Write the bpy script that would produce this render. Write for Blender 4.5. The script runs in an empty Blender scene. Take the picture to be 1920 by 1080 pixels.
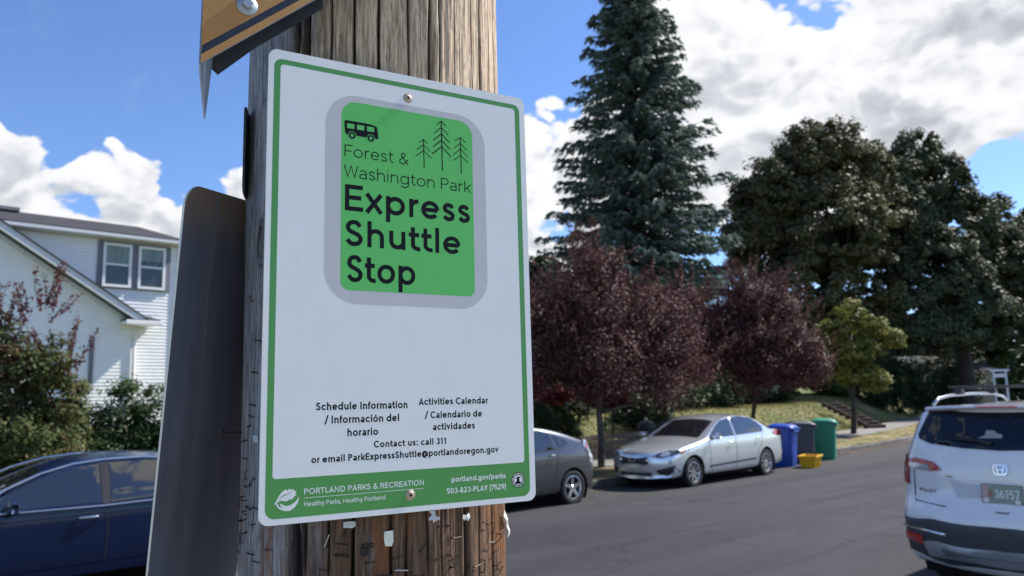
import bpy, bmesh, math, random
import numpy as np
from mathutils import Vector, Matrix
from mathutils.geometry import delaunay_2d_cdt
R = math.radians
S = bpy.context.scene
COL = S.collection
random.seed(4)
RNG = np.random.default_rng(7)

# ------------------------------------------------------------------ camera
cd = bpy.data.cameras.new('camera')
cam = bpy.data.objects.new('camera', cd)
COL.objects.link(cam)
CR, CU, CF = Vector((.7512, -.6597, -.0242)), Vector((-.0744, -.1209, .9899)), Vector((.6561, .7416, .14))
CF = CR.cross(CU) * -1
CF.normalize(); CR = CF.cross(CU).normalized(); CU = CR.cross(CF).normalized()
cam.matrix_world = Matrix(((CR.x, CU.x, -CF.x, 0), (CR.y, CU.y, -CF.y, 0), (CR.z, CU.z, -CF.z, 1.97), (0, 0, 0, 1)))
cd.sensor_width = 36
cd.lens = 1450 / 1920 * 36
cd.clip_start = .02
cd.clip_end = 3000
cd.dof.use_dof = True
cd.dof.focus_distance = .80
cd.dof.aperture_fstop = 11.0
S.camera = cam

# ------------------------------------------------------------------ sky and sun
SUN_EL, SUN_AZ = 46, -13          # degrees; azimuth from +X (along the street) towards +Y
sv = Vector((math.cos(R(SUN_EL)) * math.cos(R(SUN_AZ)), math.cos(R(SUN_EL)) * math.sin(R(SUN_AZ)), math.sin(R(SUN_EL))))
sl = bpy.data.lights.new('sun', 'SUN')
sl.energy = 3.6
sl.angle = R(2.0)
sl.color = (1, .95, .88)
so = bpy.data.objects.new('sun', sl)
COL.objects.link(so)
so.rotation_euler = sv.to_track_quat('Z', 'Y').to_euler()

CLOUD = 4.3
W = bpy.data.worlds.new('World')
S.world = W
W.use_nodes = True
wt = W.node_tree
wt.nodes.clear()
def N(t, kind, **kw):
    n = t.nodes.new(kind)
    for k, v in kw.items():
        if k.startswith('_'):
            setattr(n, k[1:], v)
        else:
            key = int(k[1:]) if k[0] == 'i' and k[1:].isdigit() else k
            n.inputs[key].default_value = v
    return n
def Lk(t, a, b): t.links.new(a, b)
def mathn(t, op, a, b=None, clamp=False):
    n = t.nodes.new('ShaderNodeMath'); n.operation = op; n.use_clamp = clamp
    for i, v in enumerate((a, b)):
        if v is None: continue
        if isinstance(v, (int, float)): n.inputs[i].default_value = v
        else: t.links.new(v, n.inputs[i])
    return n.outputs[0]
def mrange(t, v, a, b, c=0., d=1., smooth=True):
    n = t.nodes.new('ShaderNodeMapRange')
    n.interpolation_type = 'SMOOTHSTEP' if smooth else 'LINEAR'
    t.links.new(v, n.inputs[0])
    for i, x in enumerate((a, b, c, d)): n.inputs[i + 1].default_value = x
    return n.outputs[0]
def mixc(t, fac, a, b):
    n = t.nodes.new('ShaderNodeMix'); n.data_type = 'RGBA'
    if isinstance(fac, (int, float)): n.inputs[0].default_value = fac
    else: t.links.new(fac, n.inputs[0])
    for i, v in ((6, a), (7, b)):
        if isinstance(v, tuple): n.inputs[i].default_value = v if len(v) == 4 else v + (1,)
        else: t.links.new(v, n.inputs[i])
    return n.outputs[2]
sky = wt.nodes.new('ShaderNodeTexSky')
sky.sky_type = 'NISHITA'; sky.sun_disc = False
sky.sun_elevation = R(SUN_EL); sky.sun_rotation = R(90 - SUN_AZ)
sky.altitude = 50; sky.air_density = 1.0; sky.dust_density = .3; sky.ozone_density = 2.0
tc = wt.nodes.new('ShaderNodeTexCoord')
D = tc.outputs['Generated']
def noise(t, vec, scale, detail=8, rough=.55, dist=0.0):
    n = t.nodes.new('ShaderNodeTexNoise')
    n.inputs['Scale'].default_value = scale; n.inputs['Detail'].default_value = detail
    n.inputs['Roughness'].default_value = rough; n.inputs['Distortion'].default_value = dist
    t.links.new(vec, n.inputs['Vector'])
    return n.outputs['Fac']
def dirv(px, py):   # heading of a cloud bank, in degrees right of / above the view axis
    v = CF + CR * math.tan(R(px)) + CU * math.tan(R(py))
    return v.normalized()
# cloud banks: (right deg, up deg, radius deg, weight)
banks = [(-27, 6.0, 7.5, .20), (-33, 5, 8, .20), (-21, 4.0, 6, .16), (-39, 6, 9, .18), (3, 5, 8, .16), (0.5, 15, 3.4, .20), (2.5, 10.5, 4.5, .14),
         (20, 17, 13, .24), (30, 13, 10, .22), (14, 9, 9, .20), (34, 20, 12, .24), (13, 22, 8, .18), (24, 10, 9, .16),
         (-27, 22, 12, -.40), (-20, 17, 9, -.38), (-8, 24, 9, -.36), (-32, 15.5, 4, -.3), (-13, 10, 4, -.2), (32.6, 8.0, 4.2, -.40), (2.2, 20, 5.2, -.38), (3.0, 4.8, 1.8, -.24), (-29.5, 8.0, 2.6, -.22), (-22.5, 7.0, 2.4, -.26), (-31.5, 11.5, 2.5, -.15)]
acc = None
for (a, b, r, w) in banks:
    v = dirv(a, b)
    dn = wt.nodes.new('ShaderNodeVectorMath'); dn.operation = 'DOT_PRODUCT'
    nm = wt.nodes.new('ShaderNodeVectorMath'); nm.operation = 'NORMALIZE'
    Lk(wt, D, nm.inputs[0]); Lk(wt, nm.outputs[0], dn.inputs[0]); dn.inputs[1].default_value = v
    m = mrange(wt, dn.outputs['Value'], math.cos(R(r * 1.25)), math.cos(R(r * .35)), 0, w)
    acc = m if acc is None else mathn(wt, 'ADD', acc, m)
def voro(vec, scale):
    n = wt.nodes.new('ShaderNodeTexVoronoi'); n.feature = 'F1'; n.inputs['Scale'].default_value = scale
    Lk(wt, vec, n.inputs['Vector']); return n.outputs['Distance']
def cloudnoise(off):
    # stretched sideways so that bases read as flat; billows from nested cells
    mp = wt.nodes.new('ShaderNodeMapping'); mp.inputs['Scale'].default_value = (1, 1, 1.45); mp.inputs['Location'].default_value = off
    Lk(wt, D, mp.inputs[0])
    nn = wt.nodes.new('ShaderNodeTexNoise'); nn.inputs['Scale'].default_value = 9; nn.inputs['Detail'].default_value = 6; Lk(wt, mp.outputs[0], nn.inputs['Vector'])
    ds = wt.nodes.new('ShaderNodeVectorMath'); ds.operation = 'MULTIPLY_ADD'; Lk(wt, nn.outputs['Color'], ds.inputs[0]); ds.inputs[1].default_value = (.10, .10, .10); Lk(wt, mp.outputs[0], ds.inputs[2])
    v = ds.outputs[0]
    bl = mathn(wt, 'ADD', mathn(wt, 'MULTIPLY', voro(v, 8.5), .52), mathn(wt, 'ADD', mathn(wt, 'MULTIPLY', voro(v, 19), .27), mathn(wt, 'MULTIPLY', voro(v, 44), .15)))
    fb = noise(wt, mp.outputs[0], 5.0, 12, .5, .15)
    return mathn(wt, 'ADD', mathn(wt, 'MULTIPLY', mathn(wt, 'SUBTRACT', .94, bl), .62), mathn(wt, 'MULTIPLY', fb, .38)), mp.outputs[0]
n1, mv = cloudnoise((0, 0, 0))
n1b, _ = cloudnoise((sv.x * .010, sv.y * .010, sv.z * .016 + .012))
n0 = noise(wt, mv, 1.6, 3, .5, 0)
lin = lambda n, k: mathn(wt, 'MULTIPLY', mathn(wt, 'SUBTRACT', n, .5), k)
dens = mathn(wt, 'ADD', mathn(wt, 'ADD', mathn(wt, 'ADD', mathn(wt, 'MULTIPLY', mathn(wt, 'SUBTRACT', n1, .56), 1.55), lin(n0, .8)), .56), acc)
mask = mrange(wt, dens, .560, .625)
relief = mathn(wt, 'ADD', lin(mathn(wt, 'ADD', mathn(wt, 'SUBTRACT', n1, n1b), .5), 4.0), .42)   # lit towards the sun
thick = mrange(wt, dens, .62, .98)
n2 = noise(wt, mv, 2.6, 5, .5, .2)
shade = mathn(wt, 'SUBTRACT', mathn(wt, 'ADD', relief, lin(n2, -1.1)), mathn(wt, 'MULTIPLY', thick, .36))
cr_ = wt.nodes.new('ShaderNodeValToRGB')
for e_, (p_, c_) in zip([cr_.color_ramp.elements[0], cr_.color_ramp.elements[1], cr_.color_ramp.elements.new(.35), cr_.color_ramp.elements.new(.62)], [(.0, (.50, .53, .58)), (1, (1.0, 1.0, 1.0)), (.35, (.66, .69, .735)), (.62, (.88, .895, .92))]):
    e_.position = p_; e_.color = (*c_, 1)
Lk(wt, mathn(wt, 'ADD', shade, .30), cr_.inputs[0])
cs = wt.nodes.new('ShaderNodeVectorMath'); cs.operation = 'SCALE'; Lk(wt, cr_.outputs[0], cs.inputs[0]); cs.inputs['Scale'].default_value = CLOUD
wisp = mathn(wt, 'MULTIPLY', mrange(wt, noise(wt, mv, 9, 8, .6, .6), .56, .85), .10)
tint = wt.nodes.new('ShaderNodeMix'); tint.data_type = 'RGBA'; tint.blend_type = 'MULTIPLY'; tint.inputs[0].default_value = 1
Lk(wt, sky.outputs[0], tint.inputs[6]); tint.inputs[7].default_value = (.49, .59, .78, 1)
skyc = mixc(wt, mathn(wt, 'MAXIMUM', mask, wisp), tint.outputs[2], cs.outputs[0])
bg = wt.nodes.new('ShaderNodeBackground'); bg.inputs[1].default_value = .11
Lk(wt, skyc, bg.inputs[0])
wo = wt.nodes.new('ShaderNodeOutputWorld'); Lk(wt, bg.outputs[0], wo.inputs[0])

S.render.engine = 'CYCLES'
S.view_settings.view_transform = 'Standard'
S.view_settings.look = 'None'
S.view_settings.exposure = 1.15
S.view_settings.gamma = 1
S.cycles.use_denoising = True
S.cycles.max_bounces = 6
S.cycles.transparent_max_bounces = 8
S.cycles.sample_clamp_indirect = 4
S.cycles.caustics_reflective = False
S.cycles.caustics_refractive = False

# ------------------------------------------------------------------ helpers
def tag(o, label=None, cat=None, group=None, kind=None):
    if label: o['label'] = label
    if cat: o['category'] = cat
    if group: o['group'] = group
    if kind: o['kind'] = kind
    return o
def empty(name, loc=(0, 0, 0), rz=0, label=None, cat=None, group=None, kind=None):
    o = bpy.data.objects.new(name, None); COL.objects.link(o)
    o.location = loc; o.rotation_euler = (0, 0, rz); o.empty_display_size = .1
    return tag(o, label, cat, group, kind)
def link(name, me, mats, parent=None, smooth=False):
    o = bpy.data.objects.new(name, me); COL.objects.link(o)
    for m in (mats if isinstance(mats, (list, tuple)) else [mats]): me.materials.append(m)
    if smooth:
        me.polygons.foreach_set('use_smooth', [True] * len(me.polygons))
    if parent: o.parent = parent
    return o
class MB:
    def __init__(s): s.v = []; s.f = []; s.m = []
    def add(s, vs, fs, mi=0):
        k = len(s.v); s.v += [tuple(v) for v in vs]; s.f += [tuple(i + k for i in f) for f in fs]; s.m += [mi] * len(fs)
        return s
    def box(s, c, d, M=None, mi=0, taper=1.0):
        x, y, z = d[0] / 2, d[1] / 2, d[2] / 2
        vs = [Vector((a * x * (taper if e > 0 else 1), b * y * (taper if e > 0 else 1), e * z)) for e in (-1, 1) for a, b in ((-1, -1), (1, -1), (1, 1), (-1, 1))]
        c = Vector(c)
        vs = [(M @ v if M else v) + c for v in vs]
        return s.add(vs, [(3, 2, 1, 0), (4, 5, 6, 7), (0, 1, 5, 4), (1, 2, 6, 5), (2, 3, 7, 6), (3, 0, 4, 7)], mi)
    def tube(s, pts, rad, n=8, mi=0, caps=True):
        pts = [Vector(p) for p in pts]
        rad = rad if isinstance(rad, (list, tuple)) else [rad] * len(pts)
        k = len(s.v); prev = None
        for i, p in enumerate(pts):
            t = (pts[min(i + 1, len(pts) - 1)] - pts[max(i - 1, 0)]).normalized()
            a = Vector((0, 0, 1)) if abs(t.z) < .9 else Vector((1, 0, 0))
            if prev is not None: a = prev
            b = t.cross(a).normalized(); a2 = b.cross(t).normalized(); prev = a2
            for j in range(n):
                an = 2 * math.pi * j / n
                s.v.append(tuple(p + (a2 * math.cos(an) + b * math.sin(an)) * rad[i]))
        for i in range(len(pts) - 1):
            for j in range(n):
                q = (j + 1) % n
                s.f.append((k + i * n + j, k + (i + 1) * n + j, k + (i + 1) * n + q, k + i * n + q)); s.m.append(mi)
        if caps:
            s.f.append(tuple(k + j for j in range(n))); s.m.append(mi)
            e = k + (len(pts) - 1) * n
            s.f.append(tuple(e + j for j in reversed(range(n)))); s.m.append(mi)
        return s
    def lathe(s, prof, n=24, M=None, mi=0):   # prof: (radius, height); axis local z
        k = len(s.v)
        for r, h in prof:
            for j in range(n):
                a = 2 * math.pi * j / n; v = Vector((r * math.cos(a), r * math.sin(a), h))
                s.v.append(tuple(M @ v if M else v))
        for i in range(len(prof) - 1):
            for j in range(n):
                q = (j + 1) % n
                s.f.append((k + i * n + j, k + i * n + q, k + (i + 1) * n + q, k + (i + 1) * n + j)); s.m.append(mi)
        return s
    def mesh(s, name):
        me = bpy.data.meshes.new(name); me.from_pydata(s.v, [], s.f)
        if any(s.m): me.polygons.foreach_set('material_index', s.m)
        me.update(); return me
    def build(s, name, mats, parent=None, smooth=False, bevel=0, label=None):
        o = link(name, s.mesh(name), mats, parent, smooth)
        if bevel:
            b = o.modifiers.new('b', 'BEVEL'); b.width = bevel; b.segments = 2; b.limit_method = 'ANGLE'
        if label: o['label'] = label
        return o
def autosmooth(o, ang=35):
    me = o.data
    bm = bmesh.new(); bm.from_mesh(me)
    for f in bm.faces: f.smooth = True
    for e in bm.edges:
        if len(e.link_faces) == 2 and e.calc_face_angle(0) > R(ang): e.smooth = False
    bm.to_mesh(me); bm.free()
    return o

# ------------------------------------------------------------------ materials
def mat(name, col=(.5, .5, .5), rough=.6, metal=0, spec=.5, coat=0, emit=None, var=0, vscale=30, bump=0, bscale=200, alpha=None, trans=0, stretch=None):
    m = bpy.data.materials.new(name); m.use_nodes = True; t = m.node_tree
    b = t.nodes['Principled BSDF']
    b.inputs['Base Color'].default_value = (*col, 1); b.inputs['Roughness'].default_value = rough
    b.inputs['Metallic'].default_value = metal; b.inputs['Specular IOR Level'].default_value = spec
    b.inputs['Coat Weight'].default_value = coat; b.inputs['Coat Roughness'].default_value = .03
    b.inputs['Transmission Weight'].default_value = trans
    if emit: b.inputs['Emission Color'].default_value = (*emit, 1); b.inputs['Emission Strength'].default_value = 1
    if var or bump:
        g = t.nodes.new('ShaderNodeNewGeometry')
        tcn = t.nodes.new('ShaderNodeTexCoord')
        vec = tcn.outputs['Object']
        if stretch:
            mpn = t.nodes.new('ShaderNodeMapping'); mpn.inputs['Scale'].default_value = stretch; t.links.new(vec, mpn.inputs[0]); vec = mpn.outputs[0]
    if var:
        n = noise(t, vec, vscale, 6, .6)
        f = mrange(t, n, .25, .75, 1 - var, 1 + var, False)
        mu = t.nodes.new('ShaderNodeVectorMath'); mu.operation = 'SCALE'; mu.inputs[0].default_value = col
        t.links.new(f, mu.inputs['Scale']); t.links.new(mu.outputs[0], b.inputs['Base Color'])
    if bump:
        n = noise(t, vec, bscale, 5, .6)
        bn = t.nodes.new('ShaderNodeBump'); bn.inputs['Strength'].default_value = bump; bn.inputs['Distance'].default_value = .01
        t.links.new(n, bn.inputs['Height']); t.links.new(bn.outputs[0], b.inputs['Normal'])
    return m
def leafmat(name, cols, rough=.5, transl=.25):
    m = bpy.data.materials.new(name); m.use_nodes = True; t = m.node_tree
    b = t.nodes['Principled BSDF']; o = t.nodes['Material Output']
    g = t.nodes.new('ShaderNodeNewGeometry')
    cr = t.nodes.new('ShaderNodeValToRGB'); cr.color_ramp.interpolation = 'LINEAR'
    el = cr.color_ramp.elements
    for i, (p, c) in enumerate(cols):
        e = el[i] if i < 2 else el.new(p)
        e.position = p; e.color = (*c, 1)
    tcn = t.nodes.new('ShaderNodeTexCoord')
    n = noise(t, tcn.outputs['Object'], .9, 3, .6)
    mx = mathn(t, 'ADD', mathn(t, 'MULTIPLY', g.outputs['Random Per Island'], .62), mathn(t, 'MULTIPLY', mrange(t, n, .3, .7, 0, 1), .38))
    t.links.new(mx, cr.inputs[0])
    t.links.new(cr.outputs[0], b.inputs['Base Color'])
    b.inputs['Roughness'].default_value = rough; b.inputs['Specular IOR Level'].default_value = .15
    tr = t.nodes.new('ShaderNodeBsdfTranslucent'); t.links.new(cr.outputs[0], tr.inputs[0])
    ms = t.nodes.new('ShaderNodeMixShader'); ms.inputs[0].default_value = transl
    t.links.new(b.outputs[0], ms.inputs[1]); t.links.new(tr.outputs[0], ms.inputs[2]); t.links.new(ms.outputs[0], o.inputs[0])
    return m

# ------------------------------------------------------------------ terrain
def curbY(x):
    if x < 22: return 11.75
    if x < 34: return 11.75 + .0085 * (x - 22) ** 2
    return 11.75 + .0085 * 144 + .204 * (x - 34)
def sstep(a, b, x):
    t = min(1, max(0, (x - a) / (b - a))); return t * t * (3 - 2 * t)
def gz(x, y):
    d = y - curbY(x)
    if y < 1.1: return .15
    if d < 0:
        return .05 * sstep(0, 3, -d) * sstep(1.1, 3, y)
    if d < 3.4: return .13 + .02 * d
    z = .2 + 1.12 * sstep(3.4, 6.6, d) + .012 * max(0, d - 6.6)
    z += .07 * max(0, min(x, 75) - 36) * sstep(4.5, 8, d) * .8
    return z
def sheet(name, xs, ys, off, m, zf=None, kind='structure', label=None):
    vs = []; fs = []
    for yi in ys:
        for x in xs:
            y = yi(x) if callable(yi) else yi
            vs.append((x, y, (zf or gz)(x, y) + off))
    n = len(xs)
    for j in range(len(ys) - 1):
        for i in range(n - 1):
            fs.append((j * n + i, j * n + i + 1, (j + 1) * n + i + 1, (j + 1) * n + i))
    me = bpy.data.meshes.new(name); me.from_pydata(vs, [], fs); o = link(name, me, m, None, True)
    tag(o, label=label, kind=kind); return o
def groundmat(name, c1, c2, c3, sc=1.2, bump=.6, fine=60):
    m = bpy.data.materials.new(name); m.use_nodes = True; t = m.node_tree; b = t.nodes['Principled BSDF']
    tcn = t.nodes.new('ShaderNodeTexCoord'); v = tcn.outputs['Object']
    a = mixc(t, mrange(t, noise(t, v, sc, 6, .6), .38, .62), c1, c2)
    a = mixc(t, mrange(t, noise(t, v, sc * .35, 4, .6, .5), .45, .65), a, c3)
    f = mrange(t, noise(t, v, fine, 3, .7), .2, .8, .7, 1.3, False)
    mu = t.nodes.new('ShaderNodeVectorMath'); mu.operation = 'SCALE'; t.links.new(a, mu.inputs[0]); t.links.new(f, mu.inputs['Scale'])
    t.links.new(mu.outputs[0], b.inputs['Base Color']); b.inputs['Roughness'].default_value = .85; b.inputs['Specular IOR Level'].default_value = .25
    bn = t.nodes.new('ShaderNodeBump'); bn.inputs['Strength'].default_value = bump; bn.inputs['Distance'].default_value = .02
    t.links.new(noise(t, v, fine, 4, .7), bn.inputs['Height']); t.links.new(bn.outputs[0], b.inputs['Normal'])
    return m
M_lawn = groundmat('lawn_soil', (.23, .21, .095), (.15, .17, .062), (.10, .135, .045), .9, .8, 25)
M_strip = groundmat('verge_grass', (.27, .22, .10), (.13, .14, .05), (.34, .28, .15), 1.1, .8, 30)
M_conc = groundmat('old_concrete', (.20, .19, .175), (.26, .25, .23), (.15, .145, .13), .8, .3, 70)
M_conc2 = groundmat('kerb_concrete', (.17, .165, .15), (.11, .105, .10), (.22, .21, .19), 1.5, .4, 50)

def asphalt():
    m = bpy.data.materials.new('asphalt'); m.use_nodes = True; t = m.node_tree; b = t.nodes['Principled BSDF']
    tcn = t.nodes.new('ShaderNodeTexCoord'); v = tcn.outputs['Object']
    mp_ = t.nodes.new('ShaderNodeMapping'); mp_.inputs['Scale'].default_value = (.25, 1.2, 1); t.links.new(v, mp_.inputs[0])
    a = mixc(t, mrange(t, noise(t, mp_.outputs[0], .8, 5, .6, .3), .35, .65), (.033, .034, .040), (.048, .049, .056))
    a = mixc(t, mathn(t, 'MULTIPLY', mrange(t, noise(t, v, .45, 5, .65), .52, .62), .5), a, (.036, .037, .042))
    f = mrange(t, noise(t, v, 160, 2, .8), .25, .75, .72, 1.28, False)
    mu = t.nodes.new('ShaderNodeVectorMath'); mu.operation = 'SCALE'; t.links.new(a, mu.inputs[0]); t.links.new(f, mu.inputs['Scale'])
    # lighter worn gutter band and a dark tar seam running along the street
    sx = t.nodes.new('ShaderNodeSeparateXYZ'); t.links.new(v, sx.inputs[0])
    wob = mathn(t, 'ADD', sx.outputs[1], mathn(t, 'MULTIPLY', noise(t, v, .7, 4, .6), .5))
    seam = mathn(t, 'SUBTRACT', 1.0, mrange(t, mathn(t, 'ABSOLUTE', mathn(t, 'SUBTRACT', wob, 7.15)), .02, .10))
    brk = mrange(t, noise(t, v, .35, 3, .5), .42, .5)
    c2 = mixc(t, mathn(t, 'MULTIPLY', mathn(t, 'MULTIPLY', seam, brk), .55), mu.outputs[0], (.020, .020, .023))
    seam2 = mathn(t, 'SUBTRACT', 1.0, mrange(t, mathn(t, 'ABSOLUTE', mathn(t, 'SUBTRACT', wob, 5.0)), .02, .07))
    c2 = mixc(t, mathn(t, 'MULTIPLY', seam2, .35), c2, (.026, .026, .029))
    gut = mrange(t, sx.outputs[1], 9.0, 10.4)
    c3 = mixc(t, mathn(t, 'MULTIPLY', gut, .45), c2, (.066, .062, .058))
    t.links.new(c3, b.inputs['Base Color'])
    # old cracks and darker drips of oil
    vo = t.nodes.new('ShaderNodeTexVoronoi'); vo.feature = 'DISTANCE_TO_EDGE'; vo.inputs['Scale'].default_value = .55
    dv_ = t.nodes.new('ShaderNodeTexNoise'); dv_.inputs['Scale'].default_value = 1.5; dv_.inputs['Detail'].default_value = 6; t.links.new(v, dv_.inputs['Vector'])
    ma_ = t.nodes.new('ShaderNodeVectorMath'); ma_.operation = 'MULTIPLY_ADD'; t.links.new(dv_.outputs['Color'], ma_.inputs[0]); ma_.inputs[1].default_value = (1.2, 1.2, 1.2); t.links.new(v, ma_.inputs[2]); t.links.new(ma_.outputs[0], vo.inputs['Vector'])
    ck = mathn(t, 'SUBTRACT', 1.0, mrange(t, vo.outputs['Distance'], .004, .018))
    ck = mathn(t, 'MULTIPLY', mathn(t, 'MULTIPLY', ck, mrange(t, noise(t, v, .5, 2, .5), .48, .56)), .6)
    c3 = mixc(t, ck, c3, (.018, .018, .02))
    c3 = mixc(t, mathn(t, 'MULTIPLY', mrange(t, noise(t, v, 2.2, 4, .6), .62, .70), .45), c3, (.022, .022, .025))
    t.links.new(c3, b.inputs['Base Color'])
    b.inputs['Roughness'].default_value = .85; b.inputs['Specular IOR Level'].default_value = .2
    bn = t.nodes.new('ShaderNodeBump'); bn.inputs['Strength'].default_value = .5; bn.inputs['Distance'].default_value = .01
    t.links.new(noise(t, v, 120, 3, .8), bn.inputs['Height']); t.links.new(bn.outputs[0], b.inputs['Normal'])
    return m
xs = [-900, -300, -100, -40] + [x * 1.0 for x in range(-20, 100)] + [120, 160, 250, 500, 1200]
cy = lambda d: (lambda x: curbY(min(x, 100)) + d)
far = lambda k: (lambda x: curbY(min(x, 100)) + k)
sheet('ground', xs, [-900, -200, -50, -10, 1.0] + [cy(d) for d in (-10, -5, -1, -.005, .10, .2)] + [cy(.2 + .4 * k) for k in range(1, 24)] + [cy(12), cy(16), cy(24), cy(40), cy(90), cy(250), cy(1200)], -.03, M_lawn)
sheet('road', xs, [1.15, 1.6, 2.2, 3, 4.5] + [cy(d) for d in (-6.5, -5, -3.5, -2.5, -1.5, -.8, -.02)], .004, asphalt())
# kerb: stone by stone along the far side
def kerb(name, x0, x1, step, yf, zbase, sgn):
    root = empty(name, (0, 0, 0), kind='structure')
    x = x0; i = 0
    while x < x1:
        e = x + step - .015
        y0, y1 = yf(x), yf(e)
        mb = MB()
        h = .135 + random.uniform(-.008, .008)
        w = .16 * sgn
        vs = []
        for (xx, yy) in ((x, y0), (e, y1)):
            vs += [(xx, yy, -.05), (xx, yy + .012 * sgn, h - .02), (xx, yy + .03 * sgn, h), (xx, yy + w, h), (xx, yy + w, -.05)]
        mb.add(vs, [(0, 1, 6, 5), (1, 2, 7, 6), (2, 3, 8, 7), (3, 4, 9, 8), (4, 3, 2, 1, 0), (5, 6, 7, 8, 9)])
        mb.build('kerb_stone', M_conc2, root)
        x += step; i += 1
kerb('kerb', -12.5, 46, 1.5, lambda x: curbY(x), 0, 1)
kerb('near_kerb', -2, 14, 2.0, lambda x: 1.15, 0, -1)
sheet('verge', [x * 1.0 for x in range(-20, 60)], [cy(.17), cy(.6), cy(1.1), cy(1.65)], .012, M_strip)
root = empty('sidewalk', (0, 0, 0), kind='structure')
x = -15.0
while x < 52:
    mb = MB(); e = x + 1.48
    vs = []
    for xx in (x, e):
        for d in (1.66, 3.2):
            y = curbY(xx) + d
            vs += [(xx, y, gz(xx, y) + .03)]
    vs += [(v[0], v[1], v[2] - .1) for v in vs]
    mb.add(vs, [(0, 2, 3, 1), (0, 4, 6, 2), (2, 6, 7, 3), (3, 7, 5, 1), (1, 5, 4, 0)])
    mb.build('paving_slab', M_conc, root)
    x += 1.5
M_conc3 = groundmat('pale_bounce_concrete', (.40, .39, .36), (.46, .45, .42), (.34, .33, .30), .8, .3, 70)
sheet('near_sidewalk', [-30, -5, 0, 5, 30], [-2.6, -1.0, .9], .004, M_conc3)  # out-of-view pavement, widened and paled to bounce light onto the sign

# grass blades on verge and lower lawn
def blades(name, pts, h, m, kind='stuff', label=None, cat=None, w=.02):
    n = len(pts); a = RNG.uniform(0, 2 * np.pi, n); hh = h * RNG.uniform(.5, 1.3, n)
    V = np.zeros((n, 3, 3)); dx = np.cos(a) * w; dy = np.sin(a) * w
    V[:, 0] = pts - np.c_[dx, dy, 0 * a]; V[:, 1] = pts + np.c_[dx, dy, 0 * a]
    V[:, 2] = pts + np.c_[RNG.normal(0, .35, n) * hh, RNG.normal(0, .35, n) * hh, hh]
    me = bpy.data.meshes.new(name)
    me.vertices.add(3 * n); me.vertices.foreach_set('co', V.reshape(-1))
    me.loops.add(3 * n); me.loops.foreach_set('vertex_index', np.arange(3 * n))
    me.polygons.add(n); me.polygons.foreach_set('loop_start', np.arange(n) * 3)
    me.update(calc_edges=True)
    o = link(name, me, m); tag(o, label, cat, kind=kind); return o
gp = []
while len(gp) < 60000:
    xx = random.uniform(16, 48); d = random.uniform(.17, 9.5)
    if 1.6 < d < 3.25: continue
    if d > 3.3 and xx > 44: continue
    yy = curbY(xx) + d
    gp.append((xx, yy, gz(xx, yy) - .02))
M_blade = leafmat('grass_blades', [(0, (0.156, 0.169, 0.058)), (.5, (0.260, 0.234, 0.098)), (1, (0.429, 0.351, 0.169))], .6, .3)
blades('grass', np.array(gp), .055, M_blade, label='short dry yellowing lawn and verge grass beyond the kerb', cat='grass', w=.018)

# fallen leaves in the gutter and on the verge
fp = []
for k in range(2600):
    xx = RNG.uniform(5, 40); d = -abs(RNG.normal(0, .35)) if k % 3 else RNG.uniform(.2, 1.5)
    yy = curbY(xx) + d - (.02 if d < 0 else 0); fp.append((xx, yy, gz(xx, yy) + .022))
fp = np.array(fp); n_ = len(fp); a_ = RNG.uniform(0, 6.28, n_); s_ = RNG.uniform(.018, .04, n_)
V_ = np.stack([fp + np.c_[np.cos(a_ + q) * s_ * (1 if i % 2 == 0 else .6), np.sin(a_ + q) * s_ * (1 if i % 2 == 0 else .6), RNG.uniform(-.006, .010, n_)] for i, q in enumerate((0, 1.57, 3.14, 4.71))], 1)
me = bpy.data.meshes.new('fallen_leaves'); me.vertices.add(4 * n_); me.vertices.foreach_set('co', V_.reshape(-1)); me.loops.add(4 * n_); me.loops.foreach_set('vertex_index', np.arange(4 * n_)); me.polygons.add(n_); me.polygons.foreach_set('loop_start', np.arange(n_) * 4); me.update(calc_edges=True)
tag(link('fallen_leaves', me, leafmat('dry_leaves', [(0, (.10, .05, .03)), (.5, (.22, .13, .06)), (1, (.36, .27, .12))], .7, .1)), 'dry fallen leaves along the kerb', 'leaves', kind='stuff')
# ------------------------------------------------------------------ foliage
def leafmesh(name, P, Nn, size, aspect, m, parent=None, jit=.35, fold=.15):
    n = len(P)
    a = RNG.normal(size=(n, 3)); Nn = Nn + RNG.normal(0, jit, (n, 3))
    Nn /= np.linalg.norm(Nn, axis=1)[:, None] + 1e-9
    t = a - (a * Nn).sum(1)[:, None] * Nn; t /= np.linalg.norm(t, axis=1)[:, None] + 1e-9
    b = np.cross(Nn, t)
    s = size * RNG.uniform(.6, 1.3, n)[:, None]
    V = np.zeros((n, 4, 3))
    V[:, 0] = P - t * s; V[:, 2] = P + t * s - Nn * s * fold * 2
    V[:, 1] = P + b * s * aspect - Nn * s * fold + t * s * .15; V[:, 3] = P - b * s * aspect - Nn * s * fold + t * s * .15
    return quads(name, V, m, parent)
def quads(name, V, m, parent=None):
    n = len(V)
    me = bpy.data.meshes.new(name)
    me.vertices.add(4 * n); me.vertices.foreach_set('co', V.reshape(-1))
    me.loops.add(4 * n); me.loops.foreach_set('vertex_index', np.arange(4 * n))
    me.polygons.add(n); me.polygons.foreach_set('loop_start', np.arange(n) * 4)
    me.update(calc_edges=True)
    return link(name, me, m, parent)
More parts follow.
